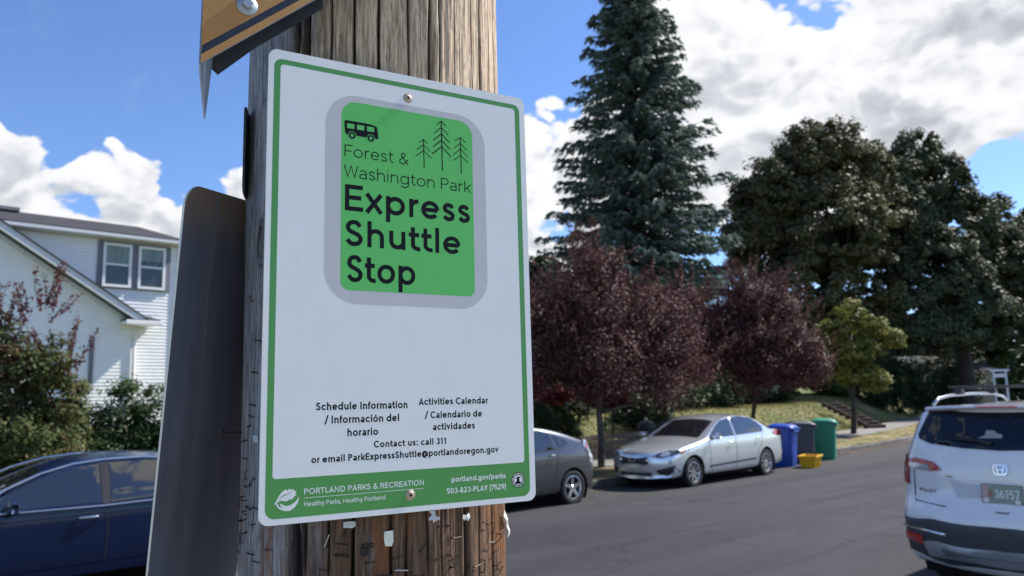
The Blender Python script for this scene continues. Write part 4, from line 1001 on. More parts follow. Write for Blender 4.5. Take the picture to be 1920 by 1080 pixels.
    if c == '5': return .64, [[(.60, 1 - h), (.12, 1 - h), (.08, .54)] + arc(.31, .33, .32 - h, .33 - h, 125, -145, 16)], .06, .06
    if c == '6': return .68, [ring(.34, .33, .68, .66), arc(.55, .36, .55 - h, .63 - h, 176, 100, 8)], .06, .06
    if c == '7': return .64, [[(0, 1 - h), (.58, 1 - h), (.20, 0)]], .05, .03
    if c == '8': return .66, [ring(.33, .745, .58, .51), ring(.33, .265, .66, .53)], .06, .06
    if c == '9': return .68, [ring(.34, .67, .68, .66), arc(.13, .64, .55 - h, .63 - h, -4, -80, 8)], .06, .06
    return .5, [], .05, .05
def ribbon(mb, pts, w, zl, T):
    """flat stroke of width w along pts with mitred corners; T maps (x, y, lift) into place"""
    closed = len(pts) > 3 and math.hypot(pts[0][0] - pts[-1][0], pts[0][1] - pts[-1][1]) < 1e-5
    P = [Vector(p) for p in (pts[:-1] if closed else pts)]
    Q = []
    for p in P:
        if not Q or (p - Q[-1]).length > 1e-5: Q.append(p)
    P = Q; n = len(P)
    if n < 2: return
    vs = []
    for i, p in enumerate(P):
        if closed: a = P[i - 1]; b = P[(i + 1) % n]
        else: a = P[i - 1] if i else None; b = P[i + 1] if i < n - 1 else None
        d1 = (p - a).normalized() if a is not None else None
        d2 = (b - p).normalized() if b is not None else None
        if d1 is None: d1 = d2
        if d2 is None: d2 = d1
        n1 = Vector((-d1.y, d1.x)); n2 = Vector((-d2.y, d2.x)); m = n1 + n2
        if m.length < 1e-3: m = n1
        m.normalize(); k = w / 2 / max(.42, m.dot(n1))
        vs += [T(*(p + m * k), zl), T(*(p - m * k), zl)]
    fs = [(2 * i, 2 * i + 1, 2 * i + 3, 2 * i + 2) for i in range(n - 1)]
    if closed: fs.append((2 * n - 2, 2 * n - 1, 1, 0))
    mb.add(vs, fs)
def textmesh(s, x0, x1, base, cap, w, T, z0, track=0.0, dz=.000004):
    """text between x0 and x1 (mm), baseline v (mm down), cap height (mm)"""
    tot = 0; G = []
    for i, c in enumerate(s):
        a, st_, l, r = glyph(c, w)
        G.append((tot + (l if i else 0), st_)); tot += (l if i else 0) + a + (r if i < len(s) - 1 else 0) + (track if i < len(s) - 1 else 0)
    sx = (x1 - x0) / tot; mb = MB(); z = z0; kk = 0
    for gx, st_ in G:
        for q in st_:
            ribbon(mb, [((x + gx) * sx, y * cap) for x, y in q], w * cap * min(1, (sx / cap + 1) / 2), z, lambda X_, Y_, Z_: T(x0 + X_, base - Y_, Z_)); kk += 1; z = z0 + dz * (kk % 6)
    return mb

# ------------------------------------------------------------------ shuttle stop sign
SU, SN, SV, SO = Vector((.9803, -.1973, -.0041)), Vector((.1973, .9803, -.0117)), Vector((-.0064, -.0107, -.9999)), Vector((.3028, .6954, 2.3174))
SUp = (-SV).normalized(); SN = SUp.cross(SU).normalized(); SUp = SU.cross(SN).normalized()
def signframe(name, **k):
    e = empty(name, **k)
    e.matrix_world = Matrix(((SU.x, SN.x, SUp.x, SO.x), (SU.y, SN.y, SUp.y, SO.y), (SU.z, SN.z, SUp.z, SO.z), (0, 0, 0, 1)))
    return e
T = lambda u, v, l: (u * .001, -l, -v * .001)          # sign millimetres -> sign frame; l lifts towards the viewer
def vinyl(name, col, rough=.32):
    m = mat(name, col, rough, spec=.45, var=.025, vscale=25); return m
M_sw = vinyl('white_sign_sheet', (.80, .80, .80)); M_sg = vinyl('leaf_green_print', (.115, .52, .115)); M_sd = vinyl('forest_green_print', (.085, .30, .08))
M_sgrey = vinyl('grey_print', (.56, .545, .56)); M_ink = mat('black_print', (.008, .009, .013), .55, spec=.12); M_wink = vinyl('white_print', (.80, .80, .80))
M_alu = mat('aluminium', (.62, .64, .66), .35, metal=.9)
sign = signframe('shuttle_stop_sign', label='white and green Express Shuttle Stop sign screwed to the wooden pole', cat='sign')
def rrect(x0, y0, x1, y1, r, n=8):
    r = r if isinstance(r, (tuple, list)) else (r,) * 4   # tl, tr, br, bl
    o = []
    for (cx, cy, a, q) in ((x0 + r[0], y0 + r[0], 180, r[0]), (x1 - r[1], y0 + r[1], 270, r[1]), (x1 - r[2], y1 - r[2], 0, r[2]), (x0 + r[3], y1 - r[3], 90, r[3])):
        for i in range(n + 1):
            t = R(a + 90 * i / n); o.append((cx + q * math.cos(t), cy + q * math.sin(t)))
    return o
def patch(name, poly, lift, m, parent, T=T):
    return MB().add([T(u, v, lift) for u, v in poly], [tuple(reversed(range(len(poly))))]).build(name, m, parent)
def ringpatch(name, a, b, lift, m, parent):
    n = len(a); return MB().add([T(u, v, lift) for u, v in a] + [T(u, v, lift) for u, v in b], [(i, i + n, (i + 1) % n + n, (i + 1) % n) for i in range(n)]).build(name, m, parent)
o = rrect(0, 0, 292.6, 457.2, 9, 8); nn = len(o)
MB().add([T(u, v, 0) for u, v in o] + [T(u, v, -.0020) for u, v in o], [tuple(reversed(range(nn))), tuple(range(nn, 2 * nn))] + [(i, (i + 1) % nn, (i + 1) % nn + nn, i + nn) for i in range(nn)]).build('panel', M_sw, sign)
MB().add([T(u, v, -.0021) for u, v in o], [tuple(range(nn))]).build('panel_back', M_alu, sign)
# green frame with the footer band
a_ = rrect(5.4, 9.4, 285.6, 451.8, (8, 8, 9, 9)); b_ = rrect(11.6, 14.6, 279.4, 416.2, (4, 4, 3, 3))
ringpatch('border', a_, b_, .00003, M_sd, sign)
patch('grey_border', rrect(57.2, 33.8, 239, 251.6, (34, 34, 34, 34), 14), .00003, M_sgrey, sign)
patch('green_field', rrect(73.6, 40.8, 223.2, 237.9, (16, 16, 9, 9), 10), .00006, M_sg, sign)
def lett(s, x0, x1, base, cap, w, m=M_ink, z=.00009, track=0, lab=None):
    b = textmesh(s, x0, x1, base, cap, w, T, z, track); o = b.build('lettering', m, sign)
    return o
lett('Forest &', 77.0, 146.6, 100.2, 12.6, .092, track=.02)
lett('Washington Park', 76.4, 220.4, 122.1, 12.9, .092)
lett('Express', 77.6, 219.0, 156.7, 27.3, .170)
lett('Shuttle', 78.2, 206.8, 192.7, 26.6, .170)
lett('Stop', 80.2, 153.5, 229.4, 27.4, .170)
lett('Schedule Information', 51, 144, 355.1, 7.4, .20)
lett('/ Información del', 59.7, 134.9, 367.8, 7.4, .20)
lett('horario', 81.8, 112.9, 380.5, 7.4, .20)
lett('Activities Calendar', 156.4, 236, 352.4, 7.0, .20)
lett('/ Calendario de', 163.3, 228.6, 366.0, 7.0, .20)
lett('actividades', 171.7, 219.9, 378.1, 7.0, .20)
lett('Contact us: call 311', 108.5, 186.7, 392.5, 6.4, .205)
lett('or email ParkExpressShuttle@portlandoregon.gov', 47.1, 247.6, 404.0, 6.6, .205)
lett('PORTLAND PARKS & RECREATION', 40.8, 161.1, 431.9, 5.3, .15, M_wink, .00006)
lett('Healthy Parks, Healthy Portland', 41, 120.2, 442.7, 4.3, .13, M_wink, .00006)
lett('portland.gov/parks', 192.1, 255.5, 431.3, 5.4, .18, M_wink, .00006)
lett('503-823-PLAY (7529)', 186.5, 255.6, 442.6, 5.5, .175, M_wink, .00006)
patch('rule', [(41, 434.9), (160.6, 434.9), (160.6, 435.35), (41, 435.35)], .00006, M_wink, sign)
# bus pictogram
def B(u, v): return (76.6 + u, 61.6 + v)
patch('bus_icon', [B(*p) for p in [(1.5, 0), (25, .3), (31, 1.0), (34.6, 2.2), (35.6, 4.5), (36.6, 12.5), (36.2, 15.4), (2.5, 15.4), (.8, 13.6), (0, 3), (.4, .8)]], .00009, M_ink, sign)
for (a, b) in ((2.9, 10.6), (13.4, 21.2), (24.2, 32.0)):
    patch('bus_icon_window', rrect(*B(a, 3.2), *B(b, 8.4), .6, 3), .00012, M_sg, sign)
for cx in (8.4, 28.4):
    for (r_, l_, mm) in ((4.3, .00015, M_sg), (3.7, .00018, M_ink), (1.7, .00021, M_sg)):
        patch('bus_icon_wheel', [B(cx + r_ * math.cos(R(k * 15)), 15.6 + r_ * math.sin(R(k * 15))) for k in range(24)], l_, mm, sign)
# three conifer pictograms
def conifer(cx, top, bot, brs, w, k):
    mb = MB(); z = .00009
    ribbon(mb, [(cx, -top), (cx + .6, -bot)], w * 1.25, z, lambda x, y, l: T(x, -y, l))
    for (v0, v1, hw) in brs:
        z += .000006
        ribbon(mb, [(cx - hw, -v1), (cx, -v0), (cx + hw, -v1)], w * (1.0 if hw < 9.5 else 1.15), z, lambda x, y, l: T(x, -y, l))
    mb.build('tree_icon', M_ink, sign)
conifer(164.2, 68.9, 100.9, [(69.2, 73.3, 5.0), (75.2, 81.5, 7.8), (81.8, 89.0, 9.2)], .95, 0)
conifer(185.6, 44.8, 101.1, [(45.0, 50.2, 5.6), (52.2, 60.0, 8.4), (59.4, 68.2, 9.8), (66.6, 75.8, 10.2), (74.0, 83.9, 11.3)], 1.1, 1)
conifer(208.5, 59.9, 101.8, [(60.1, 65.2, 6.8), (66.8, 73.4, 7.9), (73.2, 81.3, 8.8), (80.6, 87.9, 9.0)], .95, 2)
# leaf-over-hand emblem and round seal
leaf = [(13.0, 439.4), (16.2, 434.6), (18.2, 430.8), (21.2, 427.6), (24.2, 426.0), (25.0, 427.3), (27.8, 425.6), (28.6, 427.0), (31.4, 426.2), (31.5, 428.0), (33.8, 428.4), (32.6, 430.4), (33.9, 432.0), (31.4, 433.0), (30.2, 435.2), (27.2, 435.4), (25.2, 436.8), (22.0, 436.4), (19.0, 435.6), (16.0, 437.4)]
patch('leaf_emblem', leaf, .00006, M_wink, sign)
patch('leaf_vein', [(17.5, 434.4), (21, 431.4), (26, 429.6), (30.4, 429.0), (26, 430.3), (21.4, 432.3)], .00009, M_sd, sign)
hand = [(14.6, 437.6), (16.4, 438.2), (18.2, 441.2), (21.6, 442.8), (19.6, 440.6), (18.4, 438.4), (19.8, 438.6), (22.4, 440.4), (26.0, 441.0), (30.0, 439.6), (33.6, 437.0), (35.9, 433.6), (36.1, 435.4), (34.8, 439.4), (32.0, 443.0), (28.0, 445.4), (23.6, 445.4), (19.2, 443.8), (16.2, 441.0)]
patch('hand_emblem', hand, .00006, M_wink, sign)
cc = (270.9, 434.3)
patch('seal', [(cc[0] + 8.1 * math.cos(R(k * 10)), cc[1] + 8.1 * math.sin(R(k * 10))) for k in range(36)], .00006, M_ink, sign)
mb = MB()
for k in range(26):
    a = R(k * 360 / 26); ca, sa = math.cos(a), math.sin(a); rr0, rr1 = 6.2, 7.3; t_ = .055 + .03 * (k % 3)
    mb.add([T(cc[0] + q * math.cos(a + e), cc[1] + q * math.sin(a + e), .00009) for q, e in ((rr0, -t_), (rr1, -t_), (rr1, t_), (rr0, t_))], [(0, 3, 2, 1)])
mb.build('seal_lettering', M_wink, sign)
patch('seal_centre', [(cc[0] + 5.3 * math.cos(R(k * 12)), cc[1] + 5.3 * math.sin(R(k * 12))) for k in range(30)], .00009, M_wink, sign)
patch('seal_figure', [(cc[0] + a, cc[1] + b) for a, b in [(-.6, -4), (.6, -4.2), (.9, -2.6), (2.8, -3.6), (3.2, -3), (1.4, -1.2), (1.6, 1.5), (3.8, 2.6), (2.6, 4.2), (-3, 4.2), (-4, 2.4), (-1.8, 1.4), (-1.4, -1), (-3.4, -1.6), (-3.2, -2.6), (-1.2, -2.2)]], .00012, M_ink, sign)
for (u_, v_, l_) in ((76, 61.5, 2), (150, 236.5, 2.2)):
    pass
# small nicks in the print
for k_, (u_, v_, a_, l_) in enumerate([(63, 44, 20, .5), (176, 229.8, 60, 1.6), (90.5, 60.9, 10, 1.8), (243, 250, 80, .7), (262, 330, 40, .8), (30, 210, 70, .9), (190, 190.5, 0, .7), (250, 372, 15, .9)]):
    ca, sa = math.cos(R(a_)), math.sin(R(a_))
    patch('scratch', [(u_ + ca * l_, v_ + sa * l_), (u_ - sa * .22, v_ + ca * .22), (u_ - ca * l_, v_ - sa * l_), (u_ + sa * .22, v_ - ca * .22)], .00016, M_ink if k_ in (0, 4, 5, 7) else M_wink, sign)
# torx screws
M_screw = mat('tan_screw', (.42, .34, .27), .55, metal=.5, var=.2, vscale=300)
Mr = Matrix(((1, 0, 0), (0, 0, -1), (0, 1, 0)))
for (u_, v_) in ((146.5, 25.7), (146.5, 440.6)):
    s = MB(); c_ = Vector(T(u_, v_, 0))
    s.lathe([(.0001, .0017), (.0018, .0017), (.0034, .0014), (.0041, .0007), (.0043, .0004), (.0047, .0007), (.0052, .0004), (.0053, 0)], 24, Mr)
    s.v = [tuple(Vector(v) + c_) for v in s.v]
    sc_ = s.build('screw', M_screw, sign, True)
    st6 = [(u_ + (1.9 if k % 2 else 1.15) * math.cos(R(k * 30 + 10)), v_ + (1.9 if k % 2 else 1.15) * math.sin(R(k * 30 + 10))) for k in range(12)]
    o_ = patch('screw_socket', st6, .00175, M_ink, sc_)

# ------------------------------------------------------------------ yellow warning sign, folded at its left corner
M_yell = mat('amber_reflective_sheet', (.42, .205, .05), .35, var=.10, vscale=10, bump=.0)
t = M_yell.node_tree; bb = t.nodes['Principled BSDF']
tcn = t.nodes.new('ShaderNodeTexCoord'); rot = t.nodes.new('ShaderNodeMapping'); rot.inputs['Rotation'].default_value = (0, R(42), 0); t.links.new(tcn.outputs['Object'], rot.inputs[0])
sx = t.nodes.new('ShaderNodeSeparateXYZ'); t.links.new(rot.outputs[0], sx.inputs[0])
def cell(ax):
    f = mathn(t, 'FRACT', mathn(t, 'MULTIPLY', ax, 330)); return mrange(t, mathn(t, 'ABSOLUTE', mathn(t, 'SUBTRACT', f, .5)), .36, .5)
bn = t.nodes.new('ShaderNodeBump'); bn.inputs['Strength'].default_value = .35; bn.inputs['Distance'].default_value = .0006
t.links.new(mathn(t, 'MAXIMUM', cell(sx.outputs[0]), cell(sx.outputs[2])), bn.inputs['Height']); t.links.new(bn.outputs[0], bb.inputs['Normal'])
M_signblk = mat('black_sign_ink', (.018, .02, .03), .35)
M_back = mat('dull_aluminium_back', (.30, .34, .42), .5, metal=.4, var=.15, vscale=20)
ys = signframe('warning_sign', label='amber diamond warning sign with black edge stripe and bent corner, above the shuttle sign', cat='sign')
def Y(u, v, l=.006): return T(u, v, l)
# visible edge runs from the fold corner (-64.5, 34) up to the right at 40 degrees
sl_ = (-63.0 - 34.25) / (49.08 + 64.5)
def edge(u, off): return 34.25 + sl_ * (u + 64.5) - off      # off: mm above the lower edge, measured vertically
US, UE = -63.8, 330
poly = [(-63.5, edge(-63.5, 0)), (UE, edge(UE, 0)), (UE - 330, edge(UE, 0) - 380), (-63.0, edge(UE, 0) - 330)]
def slab(name, poly, l0, l1, m, parent):
    n = len(poly)
    return MB().add([Y(u, v, l0) for u, v in poly] + [Y(u, v, l1) for u, v in poly], [tuple(range(n)), tuple(reversed(range(n, 2 * n)))] + [(i, i + n, (i + 1) % n + n, (i + 1) % n) for i in range(n)]).build(name, m, parent)
slab('panel', poly, .0062, .0080, M_back, ys)
patch('face_sheet', [(-63.3, edge(-63.3, .4)), (UE - 4, edge(UE - 4, .4)), (UE - 332, edge(UE, 0) - 378), (-62.8, edge(UE, 0) - 328)], .00812, M_yell, ys)
patch('edge_stripe', [(-63.2, edge(-63.2, 9.2)), (UE - 16, edge(UE - 16, 9.2)), (UE - 24, edge(UE - 24, 17.6)), (-62.9, edge(-62.9, 17.6))], .00822, M_signblk, ys)
# bent corner flap hanging behind the fold
mb = MB()
f0_ = [(-63.6, 36.6, .0072), (-55.2, 79, -.0100), (-49.2, 22, -.0220), (-42.0, -70, -.0300), (-62.6, -70, .0060)]
f1_ = [(-65.2, 36.9, .0078), (-56.6, 80, -.0105), (-50.4, 22, -.0232), (-43.2, -70, -.0312), (-64.0, -70, .0055)]
mb.add([T(*p) for p in f0_] + [T(*p) for p in f1_], [(0, 1, 2, 3, 4), (9, 8, 7, 6, 5)] + [(i, i + 5, (i + 1) % 5 + 5, (i + 1) % 5) for i in range(5)])
mb.build('bent_flap', M_back, ys)
# dark stiffener behind the panel
M_dkmetal = mat('dark_bracket', (.05, .052, .06), .6, metal=.3, var=.3, vscale=60)
slab('bracket', [(-58, 12), (-53, 19), (-43, 27), (-9.4, -7.5), (60, -68), (60, -96), (-50, -10)], -.0255, -.0240, M_dkmetal, ys)
# hex bolt with washer
c_ = Vector(T(-23.3, -34.4, .0082))
s = MB(); s.lathe([(.0001, .0016), (.0094, .0016), (.0100, .0010), (.0101, 0)], 28, Mr); s.v = [tuple(Vector(v) + c_) for v in s.v]
M_galv = mat('galvanised', (.36, .39, .42), .45, metal=.7, var=.3, vscale=150)
ws = s.build('washer', M_galv, ys, True)
s = MB(); s.lathe([(.0001, .0070), (.0044, .0070), (.0053, .0062), (.0053, .0016)], 6, Mr @ Matrix.Rotation(R(12), 3, 'Z')); s.v = [tuple(Vector(v) + c_) for v in s.v]
s.build('bolt', M_galv, ws)

# ------------------------------------------------------------------ big sign seen from behind on the left
M_anod = mat('dark_weathered_metal', (.050, .055, .075), .42, spec=.5)
t = M_anod.node_tree; bb = t.nodes['Principled BSDF']; tcn = t.nodes.new('ShaderNodeTexCoord'); v_ = tcn.outputs['Object']
s3 = t.nodes.new('ShaderNodeSeparateXYZ'); t.links.new(v_, s3.inputs[0])
mpp = t.nodes.new('ShaderNodeMapping'); mpp.inputs['Scale'].default_value = (1, 1, .12); t.links.new(v_, mpp.inputs[0])
nz = noise(t, mpp.outputs[0], 28, 5, .6)
c_ = mixc(t, mrange(t, nz, .3, .7), (.13, .14, .19), (.19, .205, .26))
top = mathn(t, 'MULTIPLY', mrange(t, mathn(t, 'ADD', s3.outputs[2], mathn(t, 'MULTIPLY', nz, .03)), -.055, .012), .75)
c_ = mixc(t, top, c_, (.34, .23, .13))
t.links.new(c_, bb.inputs['Base Color'])
A0, A1, A2 = Vector((.264, .802, 2.198)), Vector((.269, .874, 1.796)), Vector((.372, .889, 2.211))
A1 = depth_fix = A1
pu = (A2 - A0); pu.z = pu.z; pu.normalize(); pz = (A0 - A1).normalized(); pn = pz.cross(pu).normalized(); pz = pu.cross(pn).normalized() * -1
if pz.z < 0: pz = -pz
bs = empty('traffic_sign', label='dark back of a tall traffic sign with rounded corner, left of the pole', cat='sign')
pn = pz.cross(pu).normalized()
bs.matrix_world = Matrix(((pu.x, pn.x, pz.x, A0.x), (pu.y, pn.y, pz.y, A0.y), (pu.z, pn.z, pz.z, A0.z), (0, 0, 0, 1)))
o = [(x * .001, -y * .001) for x, y in rrect(0, 0, 305, 610, 26, 10)]; nn = len(o)
MB().add([(a, 0, b) for a, b in o] + [(a, .0022, b) for a, b in o], [tuple(range(nn)), tuple(reversed(range(nn, 2 * nn)))]).build('panel', M_anod, bs)
M_edge = mat('bright_cut_edge', (.60, .62, .60), .4, metal=.3)
MB().add([(a, -.0001, b) for a, b in o] + [(a, .0023, b) for a, b in o], [(i, i + nn, (i + 1) % nn + nn, (i + 1) % nn) for i in range(nn)]).build('cut_edge', M_edge, bs)
M_drip = mat('dried_drip', (.22, .225, .25), .7, var=.3, vscale=200)
for sgn_, nm in ((-1, 'a'), (1, 'b')):
    mb = MB(); rg = random.Random(5); n = 60; L_ = []; z = -.004
    for i in range(n):
        f = i / (n - 1); x = .058 + .0022 * math.sin(f * 9) + .004 * f; wv = (.0016 + .0012 * math.sin(f * 23) ** 2) * (1 if f < .82 else 1 - (f - .82) * 4.5) + .0002
        zz_ = -.004 - .205 * f; L_ += [(x - wv, (-.00025 if sgn_ < 0 else .00245), zz_), (x + wv * rg.uniform(.6, 1.2), (-.00025 if sgn_ < 0 else .00245), zz_)]
    mb.add(L_, [(2 * i, 2 * i + 2, 2 * i + 3, 2 * i + 1) for i in range(n - 1)])
    if sgn_ < 0: mb.build('drip_stain', M_drip, bs)
    else: mb.build('drip_stain', M_drip, bs)
# thin dark plate edge-on against the pole's left side
sp_ = empty('edge_plate', (.3435, .846, 2.2557), R(62), 'thin dark metal plate seen edge-on beside the pole, above the knot', 'plate')
o = [(x * .001, z * .001) for x, z in rrect(-22, -51, 22, 51, 10, 6)]; nn = len(o)
MB().add([(a, -.0012, b) for a, b in o] + [(a, .0012, b) for a, b in o], [tuple(range(nn)), tuple(reversed(range(nn, 2 * nn)))] + [(i, i + nn, (i + 1) % nn + nn, (i + 1) % nn) for i in range(nn)]).build('panel', M_dkmetal, sp_)

# ------------------------------------------------------------------ cars
def paint(name, col, metal=.75, rough=.28, coat=1.0):
    m = mat(name, col, rough, metal=metal, coat=coat); return m
M_glass = mat('dark_car_glass', (.010, .012, .016), .02, spec=.5, coat=.5)
M_glass.node_tree.nodes['Principled BSDF'].inputs['IOR'].default_value = 1.9
M_tyre = mat('tyre_rubber', (.018, .018, .019), .8)
M_rim = mat('alloy_rim', (.55, .56, .58), .25, metal=.9)
M_chrome = mat('chrome', (.75, .76, .78), .08, metal=1)
M_trim = mat('black_trim', (.02, .02, .022), .5)
M_well = mat('wheel_well', (.008, .008, .008), .9)
M_red = mat('red_lens', (.42, .008, .012), .12, coat=1, spec=.8)
M_clear = mat('clear_lens', (.55, .58, .62), .08, coat=1, spec=.8, metal=.35)
M_amber = mat('amber_lens', (.75, .25, .08), .15, coat=1)
M_smoke = mat('smoked_lens', (.05, .055, .06), .08, coat=1)
M_seam = mat('panel_gap', (.012, .012, .014), .7)
def catmull(P, n=6):
    out = []
    for i in range(len(P)):
        p0, p1, p2, p3 = P[i - 1], P[i], P[(i + 1) % len(P)], P[(i + 2) % len(P)]
        s1 = len(p1) > 2; s2 = len(p2) > 2
        m1 = (0, 0) if s1 else ((p2[0] - p0[0]) * .5, (p2[1] - p0[1]) * .5)
        m2 = (0, 0) if s2 else ((p3[0] - p1[0]) * .5, (p3[1] - p1[1]) * .5)
        for k in range(n):
            t = k / n; t2 = t * t; t3 = t2 * t
            out.append(tuple((2 * t3 - 3 * t2 + 1) * p1[j] + (t3 - 2 * t2 + t) * m1[j] + (-2 * t3 + 3 * t2) * p2[j] + (t3 - t2) * m2[j] for j in (0, 1)))
    return out
class Car:
    """local frame: +x front, +y left side, z up from the road"""
    def __init__(s, name, label, L, Wd, belt, outline, tumble=.30, endk=.22, rr=.07, crown=.035, zmid=.6, sx=1, loc=(0, 0, 0), rz=0, endp=2.6, boxy=0):
        s.root = empty(name, loc, rz, label, 'car')
        s.L, s.W, s.belt, s.tumble, s.endk, s.rr, s.crown, s.zmid, s.endp, s.boxy = L, Wd, belt, tumble, endk, rr, crown, zmid, endp, boxy
        q = catmull(outline, 10); D_ = [0]
        for i in range(len(q)): D_.append(D_[-1] + math.hypot(q[(i + 1) % len(q)][0] - q[i][0], q[(i + 1) % len(q)][1] - q[i][1]))
        n_ = 200; s.out = []; k = 0
        for j in range(n_):
            d_ = D_[-1] * j / n_
            while D_[k + 1] < d_: k += 1
            t = (d_ - D_[k]) / max(1e-9, D_[k + 1] - D_[k]); a, b = q[k], q[(k + 1) % len(q)]
            s.out.append((a[0] + (b[0] - a[0]) * t, a[1] + (b[1] - a[1]) * t))
        s.xf = max(p[0] for p in s.out); s.xr = min(p[0] for p in s.out)
    def hw(s, x, z):
        q = max(0, abs(2 * x / s.L) - .45) / .55
        w = s.W / 2 * (1 - (.10 - .05 * s.boxy) * q ** 2.4)
        w -= .035 * max(0, (.62 - z) / .4) ** 2 + .012 * min(1, max(0, (z - .78) / .2)) ** 2
        a = z - s.belt + .06
        if a > 0: w -= s.tumble * a * a / (a + .06)
        return w
    def dfm(s, p):
        x, y, z = p
        q = min(1.2, abs(y) / (s.W / 2)) ** s.endp
        wf = max(0, (abs(2 * x / s.L) - .35) / .65)
        return Vector((x - math.copysign(s.endk * q * wf, x), y, z))
    def sp(s, x, z, off, sd):
        h = s.bvh.ray_cast(Vector((x, sd * 3, z)), Vector((0, -sd, 0)))
        if h[0] is None or abs(h[0].y) < s.W * .2 or abs(h[0].y - sd * s.hw(x, z)) > .25: return s.dfm((x, sd * (s.hw(x, z) + off), z))
        n = h[1] if h[1].y * sd > 0 else -h[1]
        return h[0] + n * off
    def body(s, m, arches, rw, ww=.24):
        RA = rw + .045
        out = s.out; n = len(out)
        nrm = []
        for i in range(n):
            a, b = Vector(out[i - 1]), Vector(out[(i + 1) % n]); t = (b - a).normalized(); nrm.append(Vector((-t.y, t.x)))
        area = sum(out[i - 1][0] * out[i][1] - out[i][0] * out[i - 1][1] for i in range(n))
        sg = 1 if area > 0 else -1      # inward normal
        rings = []
        for f in (0, .17, .34, .5, .65, .78, .9):
            rings.append([(Vector(p) + nrm[i] * sg * s.crown * f * f, lambda w, f=f: (w - s.rr) * f) for i, p in enumerate(out)])
        for ph in (0, 22, 45, 67, 90):
            rings.append([(Vector(p) + nrm[i] * sg * (s.crown * (.8 + .2 * ph / 90) + s.rr * (1 - math.cos(R(ph)))), lambda w, ph=ph: w - s.rr * (1 - math.sin(R(ph)))) for i, p in enumerate(out)])
        base = [q[0] for q in rings[-1]]
        xs_ = [p.x for p in base]; zs_ = [p.y for p in base]; inner = []; gx = min(xs_) + .03
        def inside(x, z):
            c = False; j = len(base) - 1
            for i in range(len(base)):
                a, b = base[i], base[j]
                if (a.y > z) != (b.y > z) and x < (b.x - a.x) * (z - a.y) / (b.y - a.y) + a.x: c = not c
                j = i
            return c
        while gx < max(xs_):
            gz_ = min(zs_) + .03
            while gz_ < max(zs_):
                if inside(gx, gz_) and min((q - Vector((gx, gz_))).length for q in base[::2]) > .022: inner.append(Vector((gx, gz_)))
                gz_ += .055
            gx += .055
        RA = rw + .045
        def unfm(xt, z):
            x = xt
            for _ in range(8):
                w = s.hw(x, z); x = xt - (s.dfm((x, w, z)).x - x)
            return x
        cpts = []; cedges = []
        for ax in arches:
            prev = None
            for k in range(49):
                a = math.pi * (k / 48 * 1.5 - .25); xt = ax + RA * math.cos(a); z = rw + RA * math.sin(a); x = unfm(xt, z)
                if z > min(zs_) + .01 and inside(x, z):
                    cpts.append(Vector((x, z)))
                    if prev is not None: cedges.append((prev, n + len(cpts) - 1))
                    prev = n + len(cpts) - 1
                else: prev = None
        inner = [q for q in inner if all(abs((s.dfm((q.x, s.hw(q.x, q.y), q.y)) - Vector((ax, s.dfm((q.x, s.hw(q.x, q.y), q.y)).y, rw))).length - RA) > .02 for ax in arches)]
        tri = delaunay_2d_cdt([Vector(p) for p in base] + cpts + inner, cedges, [list(range(n))], 1, 1e-6)
        vs = []; fs = []; nr = len(rings)
        for sd in (1, -1):
            o_ = len(vs)
            for rg_ in rings:
                for (p, fn) in rg_: vs.append(s.dfm((p.x, sd * fn(s.hw(p.x, p.y)), p.y)))
            for r in range(nr - 1):
                for i in range(n):
                    j = (i + 1) % n; q = (o_ + r * n + i, o_ + r * n + j, o_ + (r + 1) * n + j, o_ + (r + 1) * n + i)
                    c = (vs[q[0]] + vs[q[1]] + vs[q[2]] + vs[q[3]]) / 4
                    if abs(c.y) > s.W / 2 - ww and c.z < .5 and any(math.hypot(c.x - ax, c.z - rw) < RA for ax in arches): continue
                    fs.append(q)
            mp_ = {}
            for k, (v, ov) in enumerate(zip(tri[0], tri[3])):
                e = [q for q in ov if q < n]
                if e: mp_[k] = o_ + (nr - 1) * n + e[0]
                else: mp_[k] = len(vs); vs.append(s.dfm((v.x, sd * s.hw(v.x, v.y), v.y)))
            for f in tri[2]:
                t3 = tuple(mp_[q] for q in f); c = (vs[t3[0]] + vs[t3[1]] + vs[t3[2]]) / 3
                if any(math.hypot(c.x - ax, c.z - rw) < RA - .002 for ax in arches): continue
                fs.append(t3)
        me = bpy.data.meshes.new('body'); me.from_pydata([tuple(v) for v in vs], [], fs)
        bm = bmesh.new(); bm.from_mesh(me); bmesh.ops.remove_doubles(bm, verts=bm.verts, dist=1e-5); bmesh.ops.recalc_face_normals(bm, faces=bm.faces); bm.to_mesh(me); bm.free()
        from mathutils.bvhtree import BVHTree
        bm = bmesh.new(); bm.from_mesh(me); s.bvh = BVHTree.FromBMesh(bm); bm.free()
        o = link('body', me, [m, M_well], s.root, True)
        for ax in arches:
            for sd in (-1, 1):
                yo = sd * (s.W / 2 - .022); yi = sd * (s.W / 2 - ww); L_ = []
                for k in range(33):
                    a = math.pi * (k / 32 * 1.4 - .2); L_ += [(ax + RA * math.cos(a), yo, rw + RA * math.sin(a)), (ax + RA * math.cos(a), yi, rw + RA * math.sin(a))]
                nl_ = len(L_)
                MB().add(L_, [(2 * k, 2 * k + 1, 2 * k + 3, 2 * k + 2) for k in range(32)] + [tuple(range(1, nl_, 2))]).build('wheel_well', M_well, s.root)
        autosmooth(o, 40)
        s.b = o
